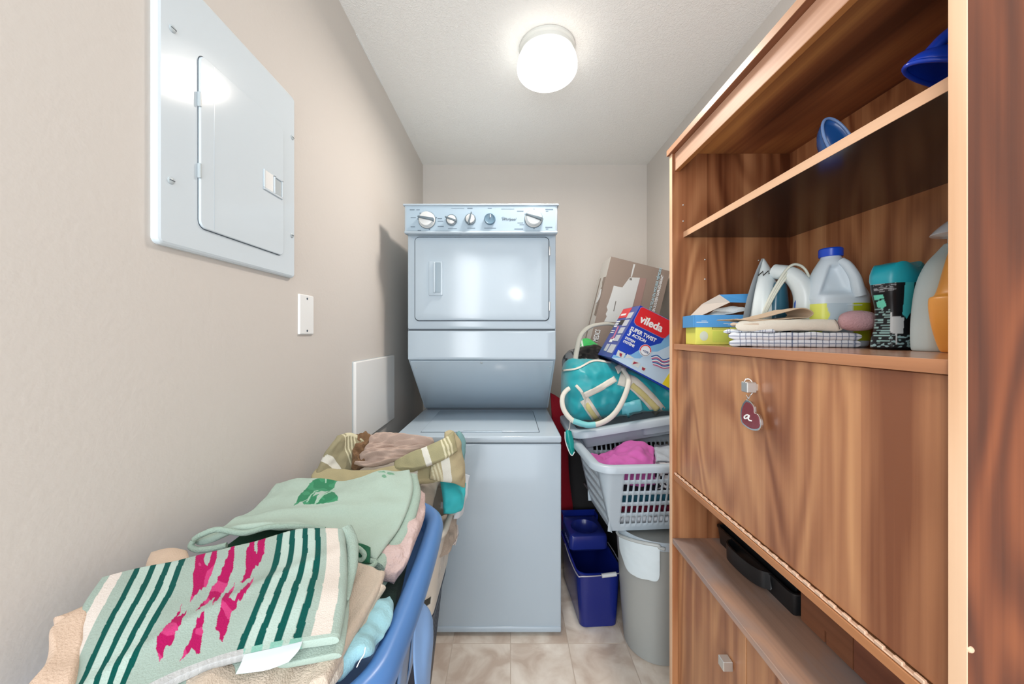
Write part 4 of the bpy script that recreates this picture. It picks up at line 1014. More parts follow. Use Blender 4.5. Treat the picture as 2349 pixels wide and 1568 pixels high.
gar('burgundy_trousers', 'burgundy folded clothing at the bottom of the grey basket', 'garment', [[Vector((x, y, z)) for x in (0.42, 0.53, 0.66, 0.79)] for y, z in ((1.66, 0.562), (1.5, 0.562), (1.43, 0.56))], 0.03, plain('burgundy_cloth', (96, 18, 44)), wr=0.006, seed=6)
gar('black_trousers', 'black folded clothing between pink and teal layers in the grey basket', 'garment', [[Vector((x, y, z)) for x in (0.41, 0.53, 0.66, 0.80)] for y, z in ((1.66, 0.645), (1.5, 0.645), (1.43, 0.64))], 0.03, plain('black_cloth', (30, 30, 40)), wr=0.006, seed=7)
gar('white_socks', 'white socks lying on the floor of the grey basket', 'socks', [[Vector((x, y, z)) for x in (0.44, 0.53, 0.66, 0.77)] for y, z in ((1.66, 0.515), (1.5, 0.52), (1.43, 0.515))], 0.035, plain('white_cloth', (214, 220, 226)), wr=0.01, ws=25, seed=9)

# shallow grey tub on top, tilted, carrying the duffel
tb = thing('grey_tub', 'shallow light grey storage tub tilted on the back of the slatted basket', 'tub', (0.57, 1.80, 0.775))
Mt = Matrix.Translation((0.585, 1.83, 0.855)) @ Matrix.Rotation(R(-9.5), 4, 'Y')
pts, nr = rrect(-0.29, 0.30, -0.19, 0.19, 0.06, 8, 6)
V, F = loft_loop(pts, nr, [(-0.06, -0.095), (-0.045, -0.09), (-0.02, -0.012), (0.016, -0.012), (0.022, -0.026), (0.026, -0.026), (0.024, -0.002), (0.016, 0.005), (-0.016, 0.005), (-0.024, -0.01), (-0.05, -0.085), (-0.065, -0.09)], M=Mt)
k = len(pts); F.append(tuple(range(k)))
mk('tub_body', V, F, M_grey, tb, True, angle=45)
V, F = loft_loop(*rrect(0.02, 0.30, -0.17, -0.10, 0.02, 4, 4), [(0, -0.07), (0.003, -0.03)], closed=False, M=Mt)
mk('tub_foot', V, F, M_grey, tb, True)

# black hamper and tall black bag behind
h1 = thing('black_hamper', 'black fabric hamper behind the waste can and grey basket', 'hamper', (0.53, 1.9, 0))
pts, nr = rrect(0.325, 0.80, 1.935, 2.04, 0.04, 6, 6)
V, F = loft_loop(pts, nr, [(0, 0.0), (0.0, 0.36), (0.01, 0.70), (0.014, 0.72), (0.004, 0.725), (-0.006, 0.70), (-0.01, 0.02)])
k = len(pts); F.append(tuple(range(k))); F.append(tuple(6 * k + i for i in range(k)))
mk('hamper_body', V, F, M_blacksoft, h1, True, angle=50)
tube('hamper_trim', [P(1340, 1108, 1.915), P(1362, 1138, 1.91), P(1385, 1170, 1.91), P(1404, 1195, 1.91)], 0.010, mat('trim_taupe', (104, 96, 98), 0.5), h1, 8, 20, flat=0.5)
b2 = thing('black_bag', 'tall black bag standing in the corner under the boxes', 'bag', (0.6, 2.2, 0))
sections('bag_body', dense([(0.0, 0.62, 2.23, 0.23, 0.15, 4), (0.02, 0.62, 2.23, 0.25, 0.16, 4), (0.5, 0.62, 2.23, 0.255, 0.165, 4), (1.0, 0.63, 2.22, 0.24, 0.155, 3.5), (1.08, 0.64, 2.22, 0.22, 0.14, 3), (1.105, 0.65, 2.22, 0.17, 0.10, 2.5)], 50), M_blacksoft, b2, 60)
mp_ = thing('black_pouch', 'shiny black and grey pouch lying behind the teal duffel bag', 'pouch', (0.40, 1.95, 1.07))
def pcol(u, v, px, py):
    if px < 1318: return c3(112, 118, 122) if (abs((px - 1290) - (py - 815) * 0.6) % 22) > 3 else c3(24, 24, 26)
    return c3(22, 22, 24)
cloth('pouch_body', PP([[(1300, 812, 2.0), (1340, 800, 2.0), (1375, 800, 2.0), (1410, 812, 2.0)], [(1290, 826, 1.93), (1340, 812, 1.92), (1380, 812, 1.92), (1420, 828, 1.92)], [(1290, 850, 1.88), (1340, 840, 1.86), (1380, 832, 1.86), (1425, 848, 1.86)], [(1292, 878, 1.88), (1340, 868, 1.86), (1380, 860, 1.86), (1425, 868, 1.86)]]), 0.05, M_plast, mp_, 70, 50, 0.15, pcol, 0.008, 20, 3)
gb = thing('green_packet', 'translucent green packet with a white stripe tucked behind the duffel', 'packet', (0.42, 1.97, 1.13))
cloth('packet_sheet', PP([[(1326, 780, 2.02), (1345, 776, 2.02), (1362, 784, 2.02), (1375, 796, 2.02)], [(1322, 795, 1.98), (1345, 790, 1.98), (1366, 796, 1.98), (1385, 808, 1.98)], [(1322, 812, 1.96), (1345, 812, 1.955), (1368, 808, 1.955), (1398, 818, 1.955)]]), 0.006, attr_mat('packet_film', 0.35, 0.0), gb, 70, 40, 0.05, lambda u, v, px, py: c3(216, 230, 222) if abs(px - 1334 - (py - 780) * 0.15) < 1.8 or (abs(py - 797) < 1.6 and 1330 < px < 1340) else c3(66, 178, 96), 0.006, 20, 5)

# teal duffel bag
df = thing('duffel_bag', 'teal nylon duffel bag with cream straps and piping lying on the grey tub', 'duffel bag', (0.54, 1.80, 0.84))
M_tealn = mat('teal_nylon', (18, 148, 158), 0.42, bump=0.1, bscale=60, sheen=0.2)
V = []; F = []; NU_ = 110; SG = 110
def bagr(t):
    e = min(t, 1 - t); return 1.0 if e > 0.09 else math.sqrt(max(0.0, 1 - (1 - e / 0.09) ** 2)) * 0.9 + 0.1
for i in range(NU_ + 1):
    t = i / NU_; X = 0.268 + t * 0.60
    top = 1.125 - 0.16 * max(0, t - 0.3) ; bot = 0.822 + 0.082 * t
    s = 0.45 + 0.55 * bagr(t); cz = (top + bot) / 2 + 0.0; hz = (top - bot) / 2 * s; hy = 0.155 * (0.35 + 0.65 * bagr(t))
    for j in range(SG):
        a = 2 * math.pi * j / SG; c, sn = math.cos(a), math.sin(a)
        y = 1.80 + hy * math.copysign(abs(c) ** 0.8, c); z = cz + hz * math.copysign(abs(sn) ** 0.85, sn)
        h = 0.014 * noise.noise((X * 8, y * 7, z * 9)) + 0.020 * (0.5 - abs(noise.noise((X * 11 + z * 6, y * 6, z * 13 + 4)))) * 0.8 + 0.005 * noise.noise((X * 30, y * 18, z * 34))
        V.append(Vector((X, y + h * c * 1.2, z + h * sn)))
for i in range(NU_):
    for j in range(SG): F.append((i * SG + j, i * SG + (j + 1) % SG, (i + 1) * SG + (j + 1) % SG, (i + 1) * SG + j))
F.append(tuple(range(SG - 1, -1, -1))); F.append(tuple(NU_ * SG + j for j in range(SG)))
bagm = mk('bag_shell', V, F, M_tealn, df, True)
bv = bvh_of(bagm)
M_crm = plain('cream_webbing', (206, 204, 194), 0.2, 500, 0.7)
M_yb = plain('straw_webbing', (198, 190, 132), 0.3, 500, 0.8)
def H(px, py, off=0.004): return hit(bv, px, py, off)
def ribbon(name, pl, wd_, m, parent, off=0.003, n=24):
    """a band of webbing lying on the bag along a line, wd_ photograph pixels wide there"""
    pl2 = [(catmull([Vector((a, b, 0)) for a, b in pl], i * (len(pl) - 1) / (n - 1), len(pl))) for i in range(n)]
    V = []; F = []
    for i, p in enumerate(pl2):
        t = (pl2[min(i + 1, n - 1)] - pl2[max(i - 1, 0)]).normalized(); s = Vector((-t.y, t.x, 0)) * wd_ / 2
        for f in (-1, -0.33, 0.33, 1): V.append(H(p.x + s.x * f, p.y + s.y * f, off))
    for i in range(n - 1):
        for j in range(3): F.append((i * 4 + j, i * 4 + j + 1, (i + 1) * 4 + j + 1, (i + 1) * 4 + j))
    return mk(name, V, F, m, parent, True, solid=0.0015)
ribbon('piping', [(1291, 850), (1325, 845), (1362, 828), (1402, 832)], 4, M_crm, df)
ribbon('side_band', [(1338, 908), (1375, 890), (1412, 868)], 14, M_crm, df)
ribbon('front_band', [(1340, 915), (1356, 940), (1376, 970)], 22, M_crm, df)
ribbon('front_band_stripe', [(1344, 925), (1358, 946), (1374, 968)], 11, M_yb, df, 0.005)
ribbon('front_band', [(1420, 868), (1450, 878), (1480, 905), (1515, 944)], 30, M_crm, df)
ribbon('front_band_stripe', [(1448, 882), (1478, 908), (1508, 938)], 13, M_yb, df, 0.005)
ribbon('name_window', [(1425, 940), (1445, 936), (1470, 931)], 34, mat('clear_vinyl', (110, 196, 206), 0.15), df, 0.008)
ribbon('zip_track', [(1322, 884), (1334, 898), (1342, 915)], 6, M_crm, df, 0.005)
tube('zip_pull', [H(1335, 898, 0.01), H(1340, 912, 0.012), H(1342, 932, 0.012)], 0.0045, M_crm, df, 8, 12, flat=0.5)
fl = [H(1428, 850, 0.008), H(1437, 875, 0.022), P(1430, 915, 1.60), P(1408, 950, 1.59), P(1378, 970, 1.60), P(1345, 974, 1.61), P(1315, 965, 1.62), P(1294, 940, 1.64), P(1290, 912, 1.66), P(1302, 893, 1.68), P(1322, 886, 1.69)]
tube('carry_handle', fl, 0.0115, M_crm, df, 12, 70, flat=0.7)
tube('handle_grip', [P(1366, 973.5, 1.604), P(1345, 974, 1.61), P(1315, 965, 1.62)], 0.0135, mat('grip_teal', (110, 186, 190), 0.5), df, 12, 14)
ribbon('handle_patch', [(1412, 852), (1424, 846), (1436, 848)], 16, M_crm, df, 0.01)
tube('shoulder_strap', [P(1318, 838, 1.76), P(1323, 805, 1.80), P(1332, 770, 1.84), P(1352, 750, 1.88), P(1380, 743, 1.90), P(1405, 744, 1.92), P(1440, 760, 1.95)], 0.013, plain('strap_grey', (164, 166, 158), 0.2, 500, 0.7), df, 12, 40, flat=0.6)
lg = thing('luggage_tag', 'small teal luggage tag hanging from the duffel handle', 'luggage tag', (0.26, 1.66, 0.72))
tube('tag_loop', [P(1308, 966, 1.61), P(1306, 982, 1.62), P(1300, 990, 1.625)], 0.004, M_crm, lg, 8, 10, flat=0.5)
cloth('tag_body', PP([[(1296, 990, 1.63), (1302, 985, 1.62), (1310, 988, 1.63)], [(1298, 1012, 1.63), (1306, 1010, 1.615), (1316, 1012, 1.63)], [(1306, 1036, 1.63), (1312, 1043, 1.62), (1318, 1038, 1.63)]]), 0.008, mat('tag_teal', (20, 150, 144), 0.35), lg, 16, 20, 0.15, None, 0.001, 20)
tube('tag_edge', [P(1296, 990, 1.62), P(1297, 1010, 1.62), P(1305, 1034, 1.622), P(1312, 1044, 1.62), P(1318, 1036, 1.622)], 0.0025, M_white, lg, 6, 20)

# red item hanging beside the washer, and the grey things behind
rd = thing('red_garment', 'deep red fabric hanging in the gap beside the washer', 'garment', (0.27, 1.95, 0.2))
cloth('hanging_cloth', PP([[(1262, 900, 2.02), (1272, 905, 2.02), (1286, 914, 2.0)], [(1266, 980, 1.99), (1282, 985, 1.98), (1302, 990, 1.97)], [(1266, 1090, 1.96), (1284, 1090, 1.95), (1306, 1090, 1.95)], [(1268, 1212, 1.94), (1290, 1214, 1.93), (1322, 1216, 1.95)]]), 0.025, plain('red_fabric', (128, 10, 28), 0.2, 200, 0.8), rd, 24, 60, 0.15, None, 0.006, 16, 3)
vt = thing('steam_mop', 'grey and clear upright cleaner standing behind the navy bucket', 'cleaner', (0.355, 1.99, 0))
cloth('cleaner_body', PP([[(1308, 1045, 2.02), (1316, 1040, 2.0), (1326, 1048, 2.02)], [(1307, 1085, 2.02), (1320, 1085, 2.0), (1331, 1090, 2.02)], [(1316, 1150, 2.02), (1326, 1150, 2.0), (1338, 1148, 2.02)]]), 0.02, mat('cleaner_grey', (120, 132, 136), 0.35), vt, 14, 20, 0.2, None, 0.0)
for px in (1335, 1341, 1346):
    tube('clear_tube', [P(px, 1120, 1.99), P(px + 1, 1190, 1.98)], 0.0045, mat('clear_tube', (120, 164, 170), 0.12, spec=0.8), vt, 8)
boxes('tube_collar', [(P(1333, 1170, 1.98).x, P(1350, 1170, 1.98).x, 1.96, 1.985, P(0, z + 4, 1.98).z, P(0, z, 1.98).z) for z in (1174, 1185)], M_wire, vt, 0.002)
tube('cleaner_pole', [P(1343, 1190, 1.99), Vector((0.42, 1.985, 0.0))], 0.011, M_black, vt, 10)
tube('black_pole', [P(1326, 1150, 1.99), P(1328, 1205, 1.98)], 0.014, M_black, vt, 10)

# ------------------------------------------------------------ the two cartons on top
M_taupe = mat('taupe_card', (138, 124, 114), 0.55); M_cardw = mat('white_card', (206, 204, 198), 0.5); M_prw = mat('white_ink', (226, 230, 232), 0.5)
def carton(t, TL, ang, wdt, hgt, dep, m_front, m_side, nm):
    a = R(ang); ux = Vector((math.cos(a), 0, -math.sin(a))); uz = Vector((-math.sin(a), 0, -math.cos(a)))
    V = []
    for y in (0, dep):
        for i, j in ((0, 0), (1, 0), (1, 1), (0, 1)): V.append(TL + ux * wdt * i + uz * hgt * j + Vector((0, y, 0)))
    F = [(0, 3, 2, 1), (4, 5, 6, 7), (0, 1, 5, 4), (1, 2, 6, 5), (2, 3, 7, 6), (3, 0, 4, 7)]
    o = mk(nm, V, F, [m_front, m_side], t)
    for i, p in enumerate(o.data.polygons): p.material_index = 0 if i in (0,) else 1
    return o, V
def bilin(V, s, t_):
    """side face: s 0 at the front edge, 1 at the back; t 0 top, 1 bottom"""
    return V[0].lerp(V[4], s).lerp(V[3].lerp(V[7], s), t_)
def side_print(name, quads, V, m, parent, off=0.0012):
    n = (V[3] - V[0]).cross(V[4] - V[0]).normalized()
    if n.x > 0: n = -n
    VV = []; F = []
    for q in quads:
        o = len(VV); k = len(q)
        for s, t_ in q: VV.append(bilin(V, s, t_) + n * 0.0002)
        for s, t_ in q: VV.append(bilin(V, s, t_) + n * off)
        F.append(tuple(o + k + i for i in range(k)))
        for i in range(k): F.append((o + i, o + (i + 1) % k, o + k + (i + 1) % k, o + k + i))
    return mk(name, VV, F, m, parent)
def rq(s0, s1, t0, t1): return [(s0, t0), (s1, t0), (s1, t1), (s0, t1)]
# massager carton
HD = 2.1
hc = thing('massager_carton', 'tall taupe and white appliance carton leaning in the corner behind the mop box', 'carton', (0.65, 2.2, 1.13))
_, VH = carton(hc, P(1402, 588, HD), 14.0, 0.352, 0.575, 0.20, M_taupe, M_cardw, 'carton_body')
def h7(l): return [(1300 + a / 6.816, 570 + b / 6.816) for a, b in l]
print_px('device_picture', [h7([(735, 578), (780, 590), (870, 605), (985, 448), (1145, 455), (1030, 900), (920, 1160), (585, 1140), (625, 1060), (610, 1020), (640, 960), (625, 910), (650, 850), (700, 700)]), h7([(1045, 240), (1072, 245), (1020, 440), (1000, 440)])], HD - 0.0002, mat('print_pale', (196, 200, 200), 0.5), hc)
print_px('brown_rect_print', [h7([(1145, 455), (1250, 470), (1150, 900), (1040, 900)])], HD - 0.0004, mat('print_mauve', (150, 122, 116), 0.5), hc)  # brown rectangle of the carton print
print_px('device_detail', [h7([(762, 820), (775, 822), (740, 980), (728, 975)]), h7([(985, 460), (1020, 465), (1018, 495), (982, 490)])], HD - 0.0012, mat('print_grey', (110, 108, 104), 0.5), hc)
xd, yd = roll(76 )
p = P(1300 + 1325 / 6.816, 570 + 960 / 6.816, HD - 0.002)
M_prb = mat('pale_blue_ink', (168, 196, 206), 0.5)
text('title_lettering', 'MATELAS EN MOUSSE M\u00c9MOIRE', 0.0205, p, xd, yd, M_prb, hc, bold=0.0006, width=0.86)
text('title_lettering', 'EN SOUTIEN RAFRA\u00ceCHISSANT', 0.0205, P(1300 + 1375 / 6.816, 570 + 985 / 6.816, HD - 0.002), xd, yd, M_prw, hc, bold=0.0006, width=0.76)
text('maker_lettering', 'h\u00b0MEDiCS', 0.042, P(1300 + 450 / 6.816 + 3, 570 + 1510 / 6.816, HD - 0.002), xd, yd, M_prw, hc, bold=0.0006, width=0.5)
side_print('side_print', [[(0.0, 0.21), (0.30, 0.20), (0.32, 0.25), (0.2, 0.30), (0.42, 0.36), (0.5, 0.40), (0.3, 0.45), (0.32, 0.60), (0.0, 0.62)], rq(0.62, 0.74, 0.19, 0.9)], VH, M_taupe, hc)
side_print('side_picture', [[(0.18, 0.33), (0.34, 0.33), (0.5, 0.47), (0.3, 0.47), (0.1, 0.42)]], VH, M_prw, hc, 0.002)
# mop system carton
VD = 1.62
vc = thing('mop_carton', 'blue and red mop system carton tilted on top of the teal duffel bag', 'carton', (0.68, 1.72, 1.05))
M_vb = mat('carton_blue', (18, 62, 176), 0.35); M_vs = mat('carton_violet_blue', (62, 78, 150), 0.4); M_vr = mat('carton_red', (206, 38, 48), 0.35)
_, VV_ = carton(vc, P(1469, 700, VD), 29.5, 0.30, 0.268, 0.24, M_vb, M_vs, 'carton_body')
def v3(l): return [(1300 + a / 7.127, 680 + b / 7.127) for a, b in l]
print_px('sky_blue_print', [v3([(1540, 760), (1680, 560), (1920, 600), (1920, 1700), (1680, 1495), (735, 1000), (765, 950), (860, 960), (1060, 945), (1200, 860), (1400, 800)])], VD - 0.0001, mat('ink_sky', (120, 176, 218), 0.35), vc, 0.0004)
print_px('pale_print', [v3([(735, 1000), (1000, 1000), (1200, 1010), (1330, 900), (1480, 900), (1690, 800), (1920, 860), (1920, 1700), (1680, 1495)])], VD - 0.0006, mat('ink_pale', (182, 208, 228), 0.35), vc, 0.0004)
print_px('yellow_corner', [v3([(1690, 1230), (1900, 1260), (1900, 1650), (1685, 1500), (1560, 1425)])], VD - 0.0012, mat('ink_yellow', (230, 214, 50), 0.35), vc, 0.0004)
print_px('badge_border', [v3([(1250, 168), (1800, 440), (1800, 520), (1680, 620), (1610, 682), (1560, 682), (1130, 470), (1098, 420), (1105, 370), (1210, 175)])], VD - 0.0012, mat('ink_lilac', (130, 130, 190), 0.35), vc, 0.0004)
print_px('red_badge', [v3([(1250, 175), (1800, 450), (1800, 510), (1680, 605), (1608, 672), (1560, 672), (1138, 462), (1106, 415), (1112, 375), (1212, 182)])], VD - 0.0017, M_vr, vc, 0.0004)
xd, yd = roll(-25.5)
def vp(a, b, k=0.0024): return P(1300 + a / 7.127, 680 + b / 7.127, VD - k)
text('maker_lettering', 'vileda', 0.0475, vp(1185, 408), xd, yd, M_prw, vc, bold=0.0016, width=1.0)
print_px('maker_emblem', [v3([(1290, 318), (1325, 350), (1375, 350), (1350, 385), (1310, 375)])], VD - 0.0022, mat('ink_gold', (190, 180, 120), 0.4), vc, 0.0004)
xd, yd = roll(-26.5)
text('product_lettering', 'SUPER TWIST', 0.0245, vp(1030, 540), xd, yd, M_prw, vc, bold=0.0008, width=0.86)
text('product_lettering', '3', 0.031, vp(985, 620), xd, yd, M_prw, vc, bold=0.0010)
text('product_lettering', 'ACTION', 0.0195, vp(1065, 645), xd, yd, M_prw, vc, bold=0.0007, width=0.9)
text('product_lettering', 'SYSTEM', 0.0155, vp(950, 685), xd, yd, M_prw, vc, bold=0.0006, width=0.9)
text('product_lettering', 'SYST\u00c8ME', 0.0155, vp(918, 740), xd, yd, M_prw, vc, bold=0.0006, width=0.9)
cc = vp(1285, 880, 0.0026)
for r_, th_, m_ in ((0.027, 0.0009, mat('ink_white_disc', (224, 230, 236), 0.4)),):
    V, F = lathe_geo([(r_, 0), (r_, -th_)], cc, 32, 'Y'); mk('claim_disc', V, F, m_, vc)
arc = [cc + Vector((0.0235 * math.cos(R(a)), -0.0012, 0.0235 * math.sin(R(a)))) for a in range(-20, 185, 8)]
tube('claim_arc', arc, 0.0024, M_vr, vc, 6, flat=0.3, up=(0, 1, 0))
arc = [cc + Vector((0.0225 * math.cos(R(a)), -0.0012, 0.0225 * math.sin(R(a)))) for a in range(190, 338, 8)]
tube('claim_arc', arc, 0.0022, mat('ink_grey', (150, 156, 164), 0.4), vc, 6, flat=0.3, up=(0, 1, 0))
text('claim_lettering', '+25%', 0.0125, vp(1238, 890, 0.0040), xd, yd, mat('ink_slate', (80, 100, 140), 0.4), vc, bold=0.0003)
print_px('picture_tile', [v3([(840, 870), (965, 930), (920, 1010), (805, 960)]), v3([(990, 935), (1110, 1010), (950, 1000)]), v3([(1085, 1030), (1210, 1090), (1170, 1165), (1055, 1110)]), v3([(1225, 1130), (1305, 1170), (1270, 1225), (1215, 1190)])], VD - 0.0014, mat('ink_tile', (196, 206, 206), 0.4), vc, 0.0004)
print_px('picture_mark', [v3([(865, 915), (910, 935), (890, 990), (862, 960)]), v3([(1100, 1060), (1180, 1085), (1075, 1105)]), v3([(1235, 1150), (1290, 1175), (1262, 1212), (1228, 1190)])], VD - 0.0020, mat('ink_maroon', (150, 44, 66), 0.4), vc, 0.0004)
# mop strands picture
for i in range(9):
    f = i / 8; V, F = tube_geo([vp(1380 + 30 * f, 980 + 130 * f, 0.002), vp(1480, 960 + 170 * f, 0.002), vp(1580, 1030 + 140 * f, 0.002), vp(1690, 1000 + 160 * f, 0.002)], 0.0022 - 0.0006 * (i % 2), 6, 16, flat=0.25, up=(0, 1, 0))
    mk('mop_picture', V, F, (mat('ink_navy', (40, 90, 160), 0.4), M_prw, mat('ink_rose', (190, 90, 130), 0.4))[i % 3], vc)
side_print('side_red_badge', [rq(0.42, 0.98, 0.01, 0.21)], VV_, M_vr, vc)
side_print('side_lettering', [rq(0.58, 0.90, 0.12, 0.16), rq(0.70, 0.95, 0.27, 0.30), rq(0.72, 0.95, 0.32, 0.35), rq(0.75, 0.95, 0.37, 0.40), rq(0.74, 0.95, 0.47, 0.49), rq(0.74, 0.95, 0.51, 0.53), rq(0.5, 0.68, 0.66, 0.72), rq(0.42, 0.5, 0.64, 0.68)], VV_, M_prw, vc, 0.0018)
side_print('side_opening', [rq(0.42, 0.72, 0.26, 0.36)], VV_, M_black, vc, 0.0016)
side_print('side_picture_tile', [rq(0.14, 0.42, 0.12, 0.24), rq(0.14, 0.42, 0.27, 0.39), rq(0.14, 0.42, 0.42, 0.54), rq(0.14, 0.42, 0.57, 0.69), rq(0.08, 0.44, 0.76, 0.92), rq(0.52, 0.72, 0.76, 0.9)], VV_, mat('ink_tile_b', (180, 186, 196), 0.4), vc, 0.0016)
side_print('side_mop_picture', [[(0.6, 0.4), (0.68, 0.38), (0.6, 0.6), (0.75, 0.66), (0.5, 0.64)]], VV_, mat('ink_pinkish', (190, 110, 140), 0.4), vc, 0.0017)
# ------------------------------------------------------------ laundry baskets along the left wall
# stand under the near basket
st = thing('storage_tote', 'grey storage tote on the floor under the blue laundry basket', 'tote', (-0.40, 0.68, 0))
pts, nr = rrect(-0.545, -0.27, 0.45, 0.90, 0.04, 6, 6)
V, F = loft_loop(pts, nr, [(-0.02, 0.0), (0.0, 0.51), (0.01, 0.512), (0.01, 0.526), (-0.01, 0.527)], closed=False)
k = len(pts); F.append(tuple(range(k))); F.append(tuple(4 * k + i for i in range(k)))
mk('tote_body', V, F, mat('tote_grey', (120, 126, 134), 0.5), st, True, angle=40)
bb = thing('blue_laundry_basket', 'large blue oval laundry basket heaped with folded towels, nearest the camera', 'laundry basket', (-0.385, 0.69, 0.528))
pts, nr = rrect(-0.585, -0.190, 0.415, 0.985, 0.105, 16, 14)
# the long sides bow out a little
def bow(p):
    f = 1 - ((p.y - 0.66) / 0.31) ** 2
    return Vector((p.x + (0.016 if p.x > -0.38 else 0.0) * max(0, f), p.y))
pts = [bow(p) for p in pts]
RZ = 0.800
V, F = loft_loop(pts, nr, [(-0.022, RZ - 0.05), (-0.021, RZ - 0.014), (-0.014, RZ - 0.002), (-0.003, RZ + 0.004), (0.009, RZ + 0.002), (0.018, RZ - 0.007), (0.021, RZ - 0.020), (0.019, RZ - 0.034), (0.015, RZ - 0.034), (0.014, RZ - 0.02), (0.004, RZ - 0.008), (-0.012, RZ - 0.014), (-0.016, RZ - 0.05)])
mk('basket_rim', V, F, M_blue, bb, True, angle=60)
def bskip(i, j):
    n = len(pts); p = pts[j]
    side = abs(nr[j].x) > 0.95
    if side and 5 <= i <= 6 and (0.60 < p.y < 0.78): return True     # hand hole
    return side and 9 <= i <= 16 and j % 4 == 0 and 0.60 < p.y < 0.92
NL = 20
V, F = loft_loop(pts, nr, [(-0.012 - 0.024 * (1 - i / (NL - 1)) ** 1.2, 0.529 + (RZ - 0.012 - 0.529) * i / (NL - 1)) for i in range(NL)], closed=False, skip=lambda i, j: bskip(NL - 2 - i, j))
F.append(tuple(range(len(pts))))
mk('basket_wall', V, F, M_bluel, bb, True, solid=0.003, angle=50)
# flared hand hold at the right side, seen below the rim
fr = PP([[(958, 1372, 0.66), (972, 1382, 0.67), (985, 1398, 0.68), (992, 1420, 0.69)], [(950, 1440, 0.64), (966, 1450, 0.65), (984, 1458, 0.66), (993, 1470, 0.675)], [(948, 1510, 0.62), (964, 1515, 0.63), (978, 1520, 0.64), (988, 1530, 0.66)], [(955, 1600, 0.60), (965, 1605, 0.61), (975, 1610, 0.625), (982, 1615, 0.64)]])
cloth('hand_hold', fr, 0.004, M_bluel, bb, 16, 20, 0.08, None, 0.0)

# towels: the pile inside, then the striped and the leaf towel
M_pkf = plain('mauve_fleece', (200, 178, 174), 1.0, 160)
gar('mauve_towel', 'fluffy mauve-pink towel between the leaf towel and the blue basket rim', 'towel',
    PP([[(880, 1118, 0.92), (925, 1118, 0.93), (972, 1136, 0.94)], [(870, 1170, 0.84), (930, 1165, 0.84), (972, 1190, 0.83)], [(845, 1225, 0.76), (900, 1225, 0.75), (952, 1245, 0.745)], [(840, 1280, 0.69), (890, 1285, 0.685), (930, 1300, 0.69)], [(848, 1312, 0.665), (880, 1330, 0.655), (905, 1328, 0.66)]]), 0.035, M_pkf, 40, 60, 0.010, 26, 5, w=0.12)
def cre(u, v, px, py): return c3(216, 206, 192)
M_beige = plain('beige_terry', (198, 184, 168), 0.6, 420)
gar('beige_towel', 'beige towel folded in layers under the striped towel, its corner by the rim', 'towel',
    PP([[(540, 1330, 0.60), (650, 1310, 0.62), (780, 1292, 0.64), (884, 1316, 0.625)], [(500, 1400, 0.52), (640, 1400, 0.54), (780, 1370, 0.57), (872, 1350, 0.59)], [(440, 1500, 0.45), (600, 1480, 0.48), (740, 1450, 0.51), (840, 1410, 0.54)], [(420, 1600, 0.40), (560, 1560, 0.43), (700, 1530, 0.46), (788, 1500, 0.475)], [(380, 1720, 0.36), (520, 1680, 0.39), (660, 1620, 0.42), (752, 1570, 0.44)]]), 0.02, M_beige, 70, 80, 0.008, 18, 2, w=0.05, aniso=(1.8, 0.5, 1))
gar('beige_towel_lower', 'second beige towel layer below, showing its hem beside the pale blue cloth', 'towel',
    PP([[(560, 1380, 0.56), (700, 1350, 0.60), (800, 1335, 0.62), (885, 1345, 0.60)], [(540, 1450, 0.50), (700, 1430, 0.53), (800, 1410, 0.55), (862, 1385, 0.575)], [(500, 1560, 0.43), (640, 1540, 0.46), (770, 1490, 0.50), (828, 1452, 0.525)], [(460, 1700, 0.38), (600, 1650, 0.41), (720, 1600, 0.44), (775, 1548, 0.465)]]), 0.022, plain('ivory_terry', (206, 194, 178), 0.6, 420), 60, 60, 0.007, 20, 7, w=0.06, aniso=(1.8, 0.5, 1))
gar('pale_blue_cloth', 'pale blue cloth squeezed between the beige towels and the blue rim', 'cloth',
    PP([[(800, 1400, 0.58), (850, 1385, 0.60), (892, 1378, 0.62)], [(800, 1440, 0.54), (860, 1418, 0.56), (900, 1412, 0.58)], [(790, 1500, 0.50), (840, 1470, 0.52), (872, 1455, 0.545)], [(770, 1560, 0.47), (815, 1520, 0.49), (838, 1500, 0.51)]]), 0.03, plain('pale_blue_terry', (150, 194, 204), 0.4), 40, 40, 0.012, 30, 4, w=0.15)
gar('dark_green_cloth', 'dark green cloth deep in the blue basket by its rim', 'cloth',
    PP([[(850, 1300, 0.76), (900, 1300, 0.78), (935, 1290, 0.80)], [(850, 1350, 0.70), (890, 1352, 0.71), (922, 1345, 0.72)], [(850, 1410, 0.64), (880, 1405, 0.65), (905, 1400, 0.66)]]), 0.03, plain('dark_green_terry', (66, 84, 76), 0.5), 24, 30, 0.008, 22, 4, w=0.15)
gar('peach_towel', 'peach towel end bulging at the wall beside the striped towel', 'towel',
    PP([[(140, 1412, 0.44), (185, 1392, 0.46), (230, 1374, 0.48)], [(118, 1460, 0.43), (160, 1440, 0.44), (210, 1430, 0.45)], [(100, 1530, 0.40), (140, 1516, 0.41), (190, 1506, 0.42)], [(20, 1640, 0.365), (110, 1620, 0.375), (180, 1600, 0.385)], [(-20, 1740, 0.34), (80, 1740, 0.345), (160, 1720, 0.355)]]), 0.03, plain('peach_terry', (200, 176, 156), 0.5), 40, 50, 0.006, 20, 3, w=0.2)
gar('peach_towel_corner', 'peach towel corner peeking out behind the top edge of the striped towel', 'towel',
    PP([[(345, 1272, 0.585), (385, 1262, 0.59), (430, 1268, 0.59)], [(335, 1295, 0.55), (385, 1288, 0.555), (435, 1290, 0.56)], [(330, 1330, 0.52), (385, 1325, 0.525), (435, 1325, 0.53)]]), 0.014, plain('peach_terry_b', (204, 182, 162), 0.5), 20, 20, 0.004, 20, 3, w=0.2)

